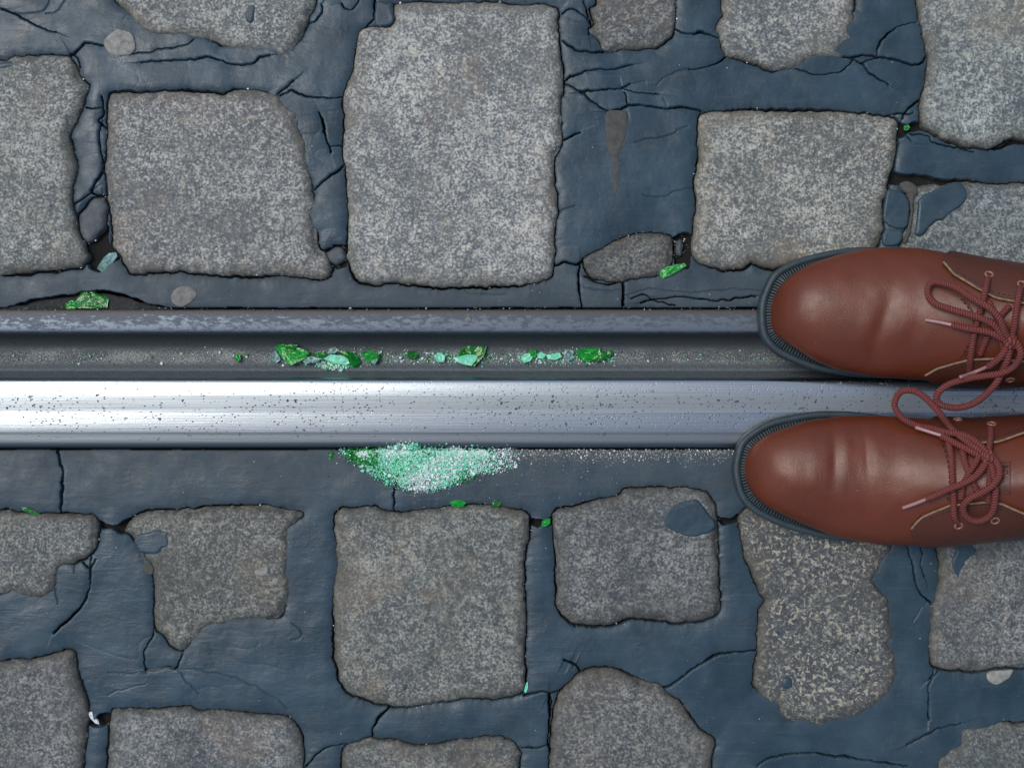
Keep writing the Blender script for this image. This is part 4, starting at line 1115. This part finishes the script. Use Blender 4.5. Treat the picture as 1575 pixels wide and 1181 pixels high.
# upper shoe in the picture
SIL_B = [(1190,481,487),(1190.6,473,493),(1192,465,500),(1195,455,508),(1199,447,514),(1205.5,437,521),(1216,426,529),(1229,416,538),(1252,404,553),(1290,391,569),(1334,382,578),(1363,380,581),(1407,381,584),(1451,389,587),(1494.7,399,589),(1538,408,590),(1575,414,590),(1640,424,586),(1690,436,576),(1722,452,560),(1738,470,544),(1744,488,528)]
SOLE_B = [(1167.6,488.5),(1168,471),(1173,450.5),(1188,421),(1211,405),(1246,392),(1290,383),(1334,379.5),(1400,385),(1450,394),(1500,404),(1575,418),(1650,430),(1710,448),(1742,490),(1735,530),(1705,560),(1650,575),(1575,582),(1480,584),(1400,583),(1325,580.5),(1290,576),(1252,569),(1217,555.7),(1191,541),(1175,523.5),(1169,506)]
LOOPS_B = [
 [(1553,524,.007),(1545,510,.011),(1537,490,.014),(1521,473,.016),(1496,459,.015),(1472,443,.013),(1452,436,.010),(1437,434,.008),(1428,441,.007),(1428,455,.007),(1439,467,.007),(1464,476,.008),(1492,484,.009),(1513,491,.010),(1529,500,.010),(1541,514,.009),(1550,523,.007)],
 [(1556,526,.006),(1564,528,.008),(1570,545,.012),(1560,563,.015),(1540,574,.088,1),(1515,578,.084,1),(1490,582,.080,1),(1460,591,.076,1),(1443,604,.073,1),(1441,616,.071,1),(1451,624,.071,1),(1474,627,.072,1),(1498,620,.075,1),(1518,605,.080,1),(1533,588,.085,1),(1541,572,.016),(1549,555,.013),(1554,536,.008)]]
CROSS_B = [
 [(1520,428,.003),(1516,445,.008),(1511,466,.007),(1504,492,.005),(1497,522,.005),(1493,548,.006),(1491,571,.003)],
 [(1570,442,.003),(1567,455,.008),(1563,478,.007),(1560,500,.006),(1556,520,.005)],
 [(1520,462,.004),(1526,474,.003),(1533,490,.003),(1540,508,.004)],
 [(1553,470,.004),(1544,480,.003),(1530,498,.003),(1517,522,.003),(1507,545,.003)],
 [(1533,516,.006),(1540,525,.004),(1543,535,.004),(1542,545,.003)]]
ENDS_B = [
 ([(1464,500,.005),(1478,503,.006),(1492,506,.008),(1517,510,.009),(1533,516,.009),(1549,525,.007)], [(1423,492,.003),(1444,495.5,.004),(1465,500,.005)]),
 ([(1520,564,.014),(1531,556,.014),(1541,546,.012),(1549,534,.009),(1553,526,.007)], [(1477,580,.084,1),(1500,572,.012),(1521,563,.014)])]
build_shoe('upper of two brown leather shoes, toe over the rail groove',
  SIL_B, SOLE_B,
  [(1357,500,0.28,.006,.022,-.0018),(1338,495,0.28,.010,.024,.0010),(1385,500,0.25,.009,.022,.0012),(1407,512,0.2,.006,.015,-.0010),(1272,480,0.1,.02,.02,-.0008),(1310,440,.1,.02,.02,.0006)],
  [([(1450,407),(1465,425),(1500,445),(1530,460),(1575,468)], 1, 0.03), ([(1422,573),(1440,563),(1465,556),(1490,550),(1530,549),(1575,553)], -1, 0.03)],
  [(1520,427),(1570,441),(1490,574),(1553,579)], LOOPS_B, CROSS_B, ENDS_B, (1554,525,.007),
  [[(1478,460),(1490,475),(1497,495),(1494,520),(1484,540),(1476,552)]])

# ------------------------------------------------------------------ broken glass
def shard(poly, z, mat, label, group=None, thick=2.6, tilt=(0, 0), curve=0.0, name='glass_shard', jag=0.6):
    P = np.array(poly, float); n = len(P); c = P.mean(0)
    sz = max(np.ptp(P[:, 0]), np.ptp(P[:, 1])) * S
    def h(p):
        u = (p - c) / (np.ptp(P, axis=0).max() / 2)
        return z / 1000 + (tilt[0] * u[0] + tilt[1] * u[1]) / 1000 - curve / 1000 * (u[0] ** 2 + u[1] ** 2)
    ringp = [P, c + (P - c) * 0.72, c + (P - c) * 0.35]
    top, bot = [], []
    for k, R_ in enumerate(ringp):
        for p in R_:
            jx = (0 if k == 0 else random.uniform(-1, 1) * jag * 0.6)
            top.append((*W(p[0], p[1], 0)[:2], h(p) + thick / 1000 + random.uniform(-1.0, 1.0) * jag / 1000))
            q = c + (p - c) * random.uniform(0.90, 1.06)
            bot.append((*W(q[0], q[1], 0)[:2], h(p)))
    top.append((*W(c[0], c[1])[:2], h(c) + thick / 1000 + 0.0003)); bot.append((*W(c[0], c[1])[:2], h(c)))
    co = np.array(top + bot); o = len(top); f = []
    for s_ in (0, o):
        for k in range(2):
            for i in range(n):
                a, b_, d, e = s_ + k * n + i, s_ + k * n + (i + 1) % n, s_ + (k + 1) * n + (i + 1) % n, s_ + (k + 1) * n + i
                f.append((a, b_, d, e) if s_ == 0 else (e, d, b_, a))
        for i in range(n):
            a, b_, d = s_ + 2 * n + i, s_ + 2 * n + (i + 1) % n, s_ + 3 * n
            f.append((a, b_, d) if s_ == 0 else (d, b_, a))
    for i in range(n):
        f.append((i, o + i, o + (i + 1) % n, (i + 1) % n))
    ob = mesh_obj(name, co, f, mat, None, smooth=False)
    tag(ob, label, 'glass shard', group or 'pieces of the broken green bottle')
    return ob
Gd, Dp, Mi, Wh, Pa = M['green'], M['deep'], M['mint'], M['white'], M['pale']
shard([(124,438),(134,443),(146,450),(160,455),(165,460),(163,473),(145,474),(118,474),(108,470),(116,460),(121,450)], -8, Dp, 'large dark green shard wedged against the top edge of the rail, at far left', tilt=(0, 3), thick=4, curve=1)
shard([(98,468),(108,461),(116,464),(114,474),(100,475)], -7, Gd, 'small bright green chip left of the large shard by the rail', thick=3)
shard([(138,417),(146,406),(156,396),(166,389),(178,388),(180,394),(172,402),(161,414),(152,418)], -9, Pa, 'pale upright shard of bottle glass in the dark hole between two cobbles', tilt=(4, -5), thick=2.4)
shard([(414,532),(424,528),(440,530),(455,534),(468,540),(464,550),(452,556),(442,561),(434,558),(426,548),(420,540)], -28, Gd, 'bright green jagged shard at the left end of the glass in the groove', tilt=(2, 2), thick=4, curve=1)
shard([(411,546),(415,536),(421,544),(424,553),(417,557),(410,553)], -29, Pa, 'small grey frosted chip at the left tip of the glass in the groove', thick=3)
shard([(459,555),(465,548),(474,547),(492,551),(480,556),(463,559)], -25, Pa, 'flat pale leaf-shaped sliver lying on the green glass in the groove', thick=1.2, tilt=(1, 1))
shard([(466,546),(476,542),(488,539),(497,546),(488,551),(476,549)], -29, Dp, 'dark green shard behind the pale sliver in the groove', thick=3.2)
shard([(513,538),(525,539),(538,541),(545,548),(550,556),(541,565),(534,562),(530,551),(520,545)], -28, Dp, 'dark green curved shard in the middle of the left glass heap in the groove', thick=3.4, tilt=(-2, 1), curve=2)
shard([(490,551),(503,544),(518,546),(535,549),(537,556),(526,561),(508,558)], -29, Mi, 'pale crushed mint coloured piece in the left glass heap in the groove', thick=3)
shard([(552,540),(566,537),(577,543),(579,549),(574,560),(562,557),(554,549)], -28, Gd, 'green shard with a grey face at the right end of the left glass heap', thick=3, tilt=(1, -3))
shard([(428,531),(440,527),(452,530),(446,538),(434,538)], -27, Dp, 'dark green chip on the upper edge of the left glass heap', thick=3, tilt=(1, 2))
shard([(452,541),(462,537),(470,543),(462,549),(454,547)], -26.5, Gd, 'bright green chip just above the pale leaf-shaped sliver', thick=2.2, tilt=(2, -1))
shard([(499,536),(508,532),(515,537),(509,543),(501,542)], -28, Pa, 'greyish frosted chip at the top of the left glass heap', thick=2)
shard([(566,549),(574,546),(577,553),(572,560),(566,556)], -26.5, Pa, 'small pale flake on the right end of the left glass heap', thick=1.2, tilt=(1, 1))
shard([(826,543),(834,540),(842,545),(836,551),(828,550)], -28.5, Mi, 'small mint chip in the middle of the right glass heap', thick=1.8)
shard([(352,543),(360,544),(361,553),(356,556),(351,550)], -29, Gd, 'tiny green chip alone in the groove, left of the glass heap', thick=2)
shard([(622,540),(631,539),(640,543),(637,550),(628,551),(622,547)], -29, Dp, 'tiny dark green chip alone in the middle of the groove', thick=2.4)
shard([(664,546),(674,541),(683,546),(681,556),(671,556)], -29, Mi, 'small crushed mint chip just left of the turquoise shard in the groove', thick=2.4)
shard([(708,534),(720,530),(734,531),(748,530),(744,545),(735,556),(728,564),(718,561),(696,551),(704,545)], -29, Dp, 'dark green shard under the turquoise face in the groove', thick=2.6, tilt=(1, 1))
shard([(695,549),(706,547),(722,543),(738,540),(732,552),(724,562),(712,560),(700,555)], -26, M['mint'], 'flat shard with a cyan reflection painted as turquoise in the middle of the groove', thick=1.4, tilt=(-1, 4))  # mint colour paints the cyan reflection on the dark green shard below
shard([(801,548),(807,543),(815,542),(820,549),(816,555),(806,558)], -29.5, Mi, 'pale mint crushed glass chip at the left of the right glass heap in the groove', thick=2.6)
shard([(815,538),(823,536),(828,543),(822,549),(816,546)], -28, Gd, 'small green chip among white crumbs in the right glass heap', thick=2.6)
shard([(841,545),(852,543),(862,541),(866,548),(856,553),(845,552)], -29, Mi, 'pale olive green flat chip in the right glass heap in the groove', thick=2)
shard([(869,541),(874,536),(880,537),(885,540),(884,545),(887,549),(881,553),(874,554),(870,549)], -29, Pa, 'round greyish glass flake in the right glass heap in the groove', thick=2.2)
shard([(890,538),(906,534),(925,534),(928,545),(914,555),(898,554),(891,547)], -29, Gd, 'green crackled shard near the right end of the glass in the groove', thick=2.6)
shard([(912,553),(928,544),(940,536),(948,541),(938,549),(920,556)], -28, Dp, 'long dark green sliver at the right end of the glass in the groove', thick=3)
shard([(1016,416),(1026,410),(1040,407),(1052,405),(1055,409),(1045,416),(1032,423),(1020,428),(1015,423)], -3.0, Gd, 'long green shard beside the small dark stone, left of the shoe', tilt=(2, 1), thick=3.4)
shard([(690,773),(699,769),(711,769),(717,773),(712,779),(698,780)], -2.6, Gd, 'small oval green shard on the joint below the crushed glass', thick=3)
shard([(756,772),(764,770),(771,774),(766,779),(757,778)], -3.0, Dp, 'tiny dark green chip right of the oval shard below the crushed glass', thick=2.4)
shard([(834,802),(840,796),(847,798),(846,806),(838,810),(833,808)], -4.5, Gd, 'small bright green shard in the gap between two cobbles below the rail', thick=3.2, tilt=(0, 2))
shard([(32,780),(40,781),(52,786),(62,791),(56,793),(44,789),(34,785)], -3, Dp, 'thin dark green sliver on the joint below the rail at far left', thick=1.6)
shard([(504,697),(509,693),(514,698),(512,706),(506,707)], -4, Dp, 'tiny dark chip at the left of the crushed glass beside the rail', thick=2)
shard([(806,1064),(809,1052),(812,1048),(812,1058),(809,1066)], -5, Mi, 'tiny pale sliver at the lower right corner of a big cobble', thick=2)
shard([(1392,193),(1398,190),(1402,195),(1397,200),(1392,199)], -6, Gd, 'tiny green chip in the dark gap between three top right cobbles', thick=2.4)
sc_ = shard([(133,1097),(140,1095),(142,1102),(149,1108),(151,1115),(145,1113),(137,1105)], -4, M['foil'], 'crumpled white scrap of foil in the gap at bottom left', thick=1.2, name='foil_scrap')
sc_['category'] = 'scrap'; sc_['group'] = ''; del sc_['group']

# crushed glass and grit
def crumbs(name, pts, zs, sizes, mats, idx, label, cat):
    n = len(pts); co = np.zeros((n, 6, 3), np.float32)
    base = np.array([(1, 0, 0), (-1, 0, 0), (0, 1, 0), (0, -1, 0), (0, 0, 1), (0, 0, -1)], np.float32)
    for k in range(n):
        q = RNG.normal(size=(3, 3)); q, _ = np.linalg.qr(q)
        sc3 = sizes[k] * np.array([1.0, RNG.uniform(.5, 1), RNG.uniform(.3, .8)])
        v = (base * sc3 * RNG.uniform(.6, 1.25, (6, 1))) @ q.T
        x, y, _ = W(pts[k][0], pts[k][1])
        co[k] = v + (x, y, zs[k])
    fb = np.array([(0, 2, 4), (2, 1, 4), (1, 3, 4), (3, 0, 4), (2, 0, 5), (1, 2, 5), (3, 1, 5), (0, 3, 5)])
    f = (fb[None] + 6 * np.arange(n)[:, None, None]).reshape(-1, 3)
    o = mesh_obj(name, co.reshape(-1, 3), f, mats, None, smooth=False, mat_idx=np.repeat(idx, 8))
    tag(o, label, cat, kind='stuff')
    return o

def sample(poly, n, seed, edge=0.0):
    """n random points inside an outline"""
    P = np.array(poly, float); r = np.random.default_rng(seed); out = []
    while len(out) < n:
        x = r.uniform(P[:, 0].min(), P[:, 0].max(), 4 * n).astype(np.float32); y = r.uniform(P[:, 1].min(), P[:, 1].max(), 4 * n).astype(np.float32)
        m = inside(x, y, P)
        out += list(zip(x[m], y[m]))
    out = np.array(out[:n]) + r.normal(size=(n, 2)) * edge
    return out

heap = [(520,693),(560,692),(600,690),(610,684),(640,683),(650,690),(700,691),(760,691),(785,690),(800,700),(795,718),(770,726),(740,728),(715,738),(690,748),(665,754),(640,756),(615,752),(600,745),(585,740),(568,728),(555,716),(535,706)]
h0 = sample(heap, 26000, 1, 2.6)
dn = np.clip(1.15 - np.hypot((h0[:, 0] - 645) / 150, (h0[:, 1] - 700) / 58), 0, 1) + 0.35 * vnoise(h0[:, 0], h0[:, 1], 26, 17, 2)
h0 = h0[RNG.random(len(h0)) < 0.10 + 1.5 * dn][:17000]
NH = len(h0)
pts = np.concatenate([h0, sample(heap, 900, 2, 9)])
zs = -0.0012 + 0.0006 * RNG.random(len(pts)) + 0.0016 * (vnoise(pts[:, 0], pts[:, 1], 40, 77, 2) * .5 + .5) * (np.arange(len(pts)) < NH)
zs = zs + 0.0012 + np.where(pts[:, 1] < 690, 0.0006, zf(pts[:, 0], pts[:, 1], -3.0) / 1000 + 0.0002)
sz = RNG.gamma(1.6, 0.00032, len(pts)).clip(0.0002, 0.0026)
cn = vnoise(pts[:, 0], pts[:, 1], 34, 91, 2) + 0.9 * RNG.normal(size=len(pts)) * 0.5
left = (pts[:, 0] < 582) & (pts[:, 1] < 716) & (pts[:, 0] > 530)
ix = np.where(cn > 0.12, 0, np.where(cn > -0.78, 1, 2)); ix = np.where(left & (RNG.random(len(pts)) < .75), 2, ix)
pw, _ = patch('glass_powder', [(545,696),(575,693),(605,691),(650,692),(700,692),(745,692),(758,698),(750,708),(735,713),(715,720),(700,730),(684,738),(662,744),(640,746),(618,742),(606,735),(592,728),(578,718),(566,709),(552,702)], M['powder'], None, float(zf(660, 715)) + 0.7, 0.8, 6, 1.6, -6, relief=(0.4, 0.6, 0.25), amp=3.0, edge_noise=4.0, seed=4)
tag(pw, 'whitish green glass powder under the crushed glass along the rail', 'glass powder', kind='stuff')
crumbs('crushed_glass', pts, zs, sz, [Wh, Mi, Gd], ix, 'heap of crushed white and mint green glass along the lower edge of the rail', 'crushed glass')

gp = []
for (x0, x1, n) in ((410, 585, 700), (585, 700, 260), (690, 750, 120), (750, 800, 70), (798, 950, 800), (0, 1190, 420)):
    gx_ = RNG.uniform(x0, x1, n); gy_ = np.clip(RNG.normal(549, 5.5, n), 530, 563); gp += list(zip(gx_, gy_))
extra = sample([(470,552),(500,556),(530,556),(538,562),(520,567),(490,566)], 900, 5, 2)
gp = np.concatenate([np.array(gp), extra])
gz = np.interp(gp[:, 1], [515.5, 520, 528, 537, 548, 558, 563, 566, 571], [-14, -21, -27, -30, -31, -30.5, -29, -27.5, -25.5]) / 1000
crumbs('crushed_glass', gp, gz + 0.0002 + 0.0008 * RNG.random(len(gp)), RNG.gamma(2.0, 0.00034, len(gp)).clip(0.0002, 0.002), [Wh, Mi, Gd], RNG.choice([0, 0, 1, 1, 2], len(gp)), 'pale glass crumbs scattered along the bottom of the rail groove', 'crushed glass')

# pale grit powder swept along the rail's outer edge, and specks over the paving
a = np.stack([760 + 370 * RNG.random(4200) ** 1.3, 691.5 + np.abs(RNG.normal(0, 9, 4200))], -1)
a2 = np.stack([RNG.uniform(600, 950, 420), RNG.uniform(690, 780, 420)], -1)
a3 = np.stack([RNG.uniform(0, 1575, 500), RNG.uniform(0, 470, 500)], -1)
a4 = np.stack([RNG.uniform(0, 1575, 420), RNG.uniform(695, 1181, 420)], -1)
a5 = np.stack([RNG.uniform(0, 1190, 260), RNG.normal(475, 1.5, 260)], -1)
gapp = []
for P in outlines[:24]:
    c_ = P.mean(0); sel_ = RNG.integers(0, len(P), 46)
    for q_ in P[sel_]:
        if -10 < q_[0] < 1585 and -10 < q_[1] < 1190:
            gapp.append(q_ + (q_ - c_) / np.linalg.norm(q_ - c_) * RNG.uniform(1.0, 4.0) + RNG.normal(size=2))
a6 = np.array(gapp)
P_ = np.concatenate([a, a2, a3, a4, a5, a6])
zz = np.concatenate([np.full(4200, -0.0034) + 0.0001 * np.clip(a[:, 1] - 691, 0, 16), np.full(420, -0.0016), np.full(920, -0.0006), np.full(260, -0.003), np.full(len(a6), -0.0035)])
ss = np.concatenate([RNG.gamma(2, 0.00021, 4200), RNG.gamma(2, 0.0002, 420), RNG.gamma(2, 0.00020, 920), RNG.gamma(2, 0.0002, 260), RNG.gamma(2, 0.00022, len(a6))]).clip(0.0001, 0.0016)
zz[4200:-len(a6)] = zf(P_[4200:-len(a6), 0], P_[4200:-len(a6), 1]) / 1000
zz[:4200] = zf(P_[:4200, 0], P_[:4200, 1], -3.4) / 1000
crumbs('street_grit', P_, zz, ss, [M['foil'], M['gum'], M['pebble']], np.where(np.arange(len(P_)) < 4200, RNG.choice([0, 1, 1, 1], len(P_)), RNG.choice([0, 1, 1, 2], len(P_))), 'fine pale grit scattered over the joints beside the rail', 'grit')

# ------------------------------------------------------------------ trodden chewing gum
def blob(cx, cy, rx, ry, rot, n=14, seed=0):
    r = random.Random(seed)
    out = []
    for k in range(n):
        t = 2 * math.pi * k / n; m = r.uniform(.93, 1.06)
        x, y = rx * m * math.cos(t), ry * m * math.sin(t)
        out.append((cx + x * math.cos(rot) - y * math.sin(rot), cy + x * math.sin(rot) + y * math.cos(rot)))
    return out
for poly, mat, top, lab in [
    (blob(184, 66, 24.5, 20.5, 0.1, seed=1), M['gum'], float(zf(184, 66)) + 0.9, 'pale round trodden gum on the bitumen joint at top left'),
    (blob(281, 455, 20, 15.5, -0.35, seed=2), M['gum_dark'], float(zf(281, 455)) + 1.0, 'grey oval trodden gum on the joint just above the rail'),
    (blob(399, 874, 14.5, 12.5, 0.4, seed=3), M['gum'], 1.6, 'small pale gum spot on a dark cobble below the rail'),
    ([(1518,1034),(1530,1031),(1545,1030),(1557,1029),(1555,1038),(1546,1046),(1535,1052),(1524,1050),(1518,1043)], M['gum'], 1.2, 'grey half round gum stuck at the lower edge of the far right cobble')]:
    o, _ = patch('chewing_gum', poly, mat, None, top, 0.7, 5, 1.3, top - 2.0, relief=(0.1, 0.15, 0.08), amp=0.6, edge_noise=1.0, seed=int(poly[0][0]))
    tag(o, lab, 'gum', 'spots of trodden chewing gum')
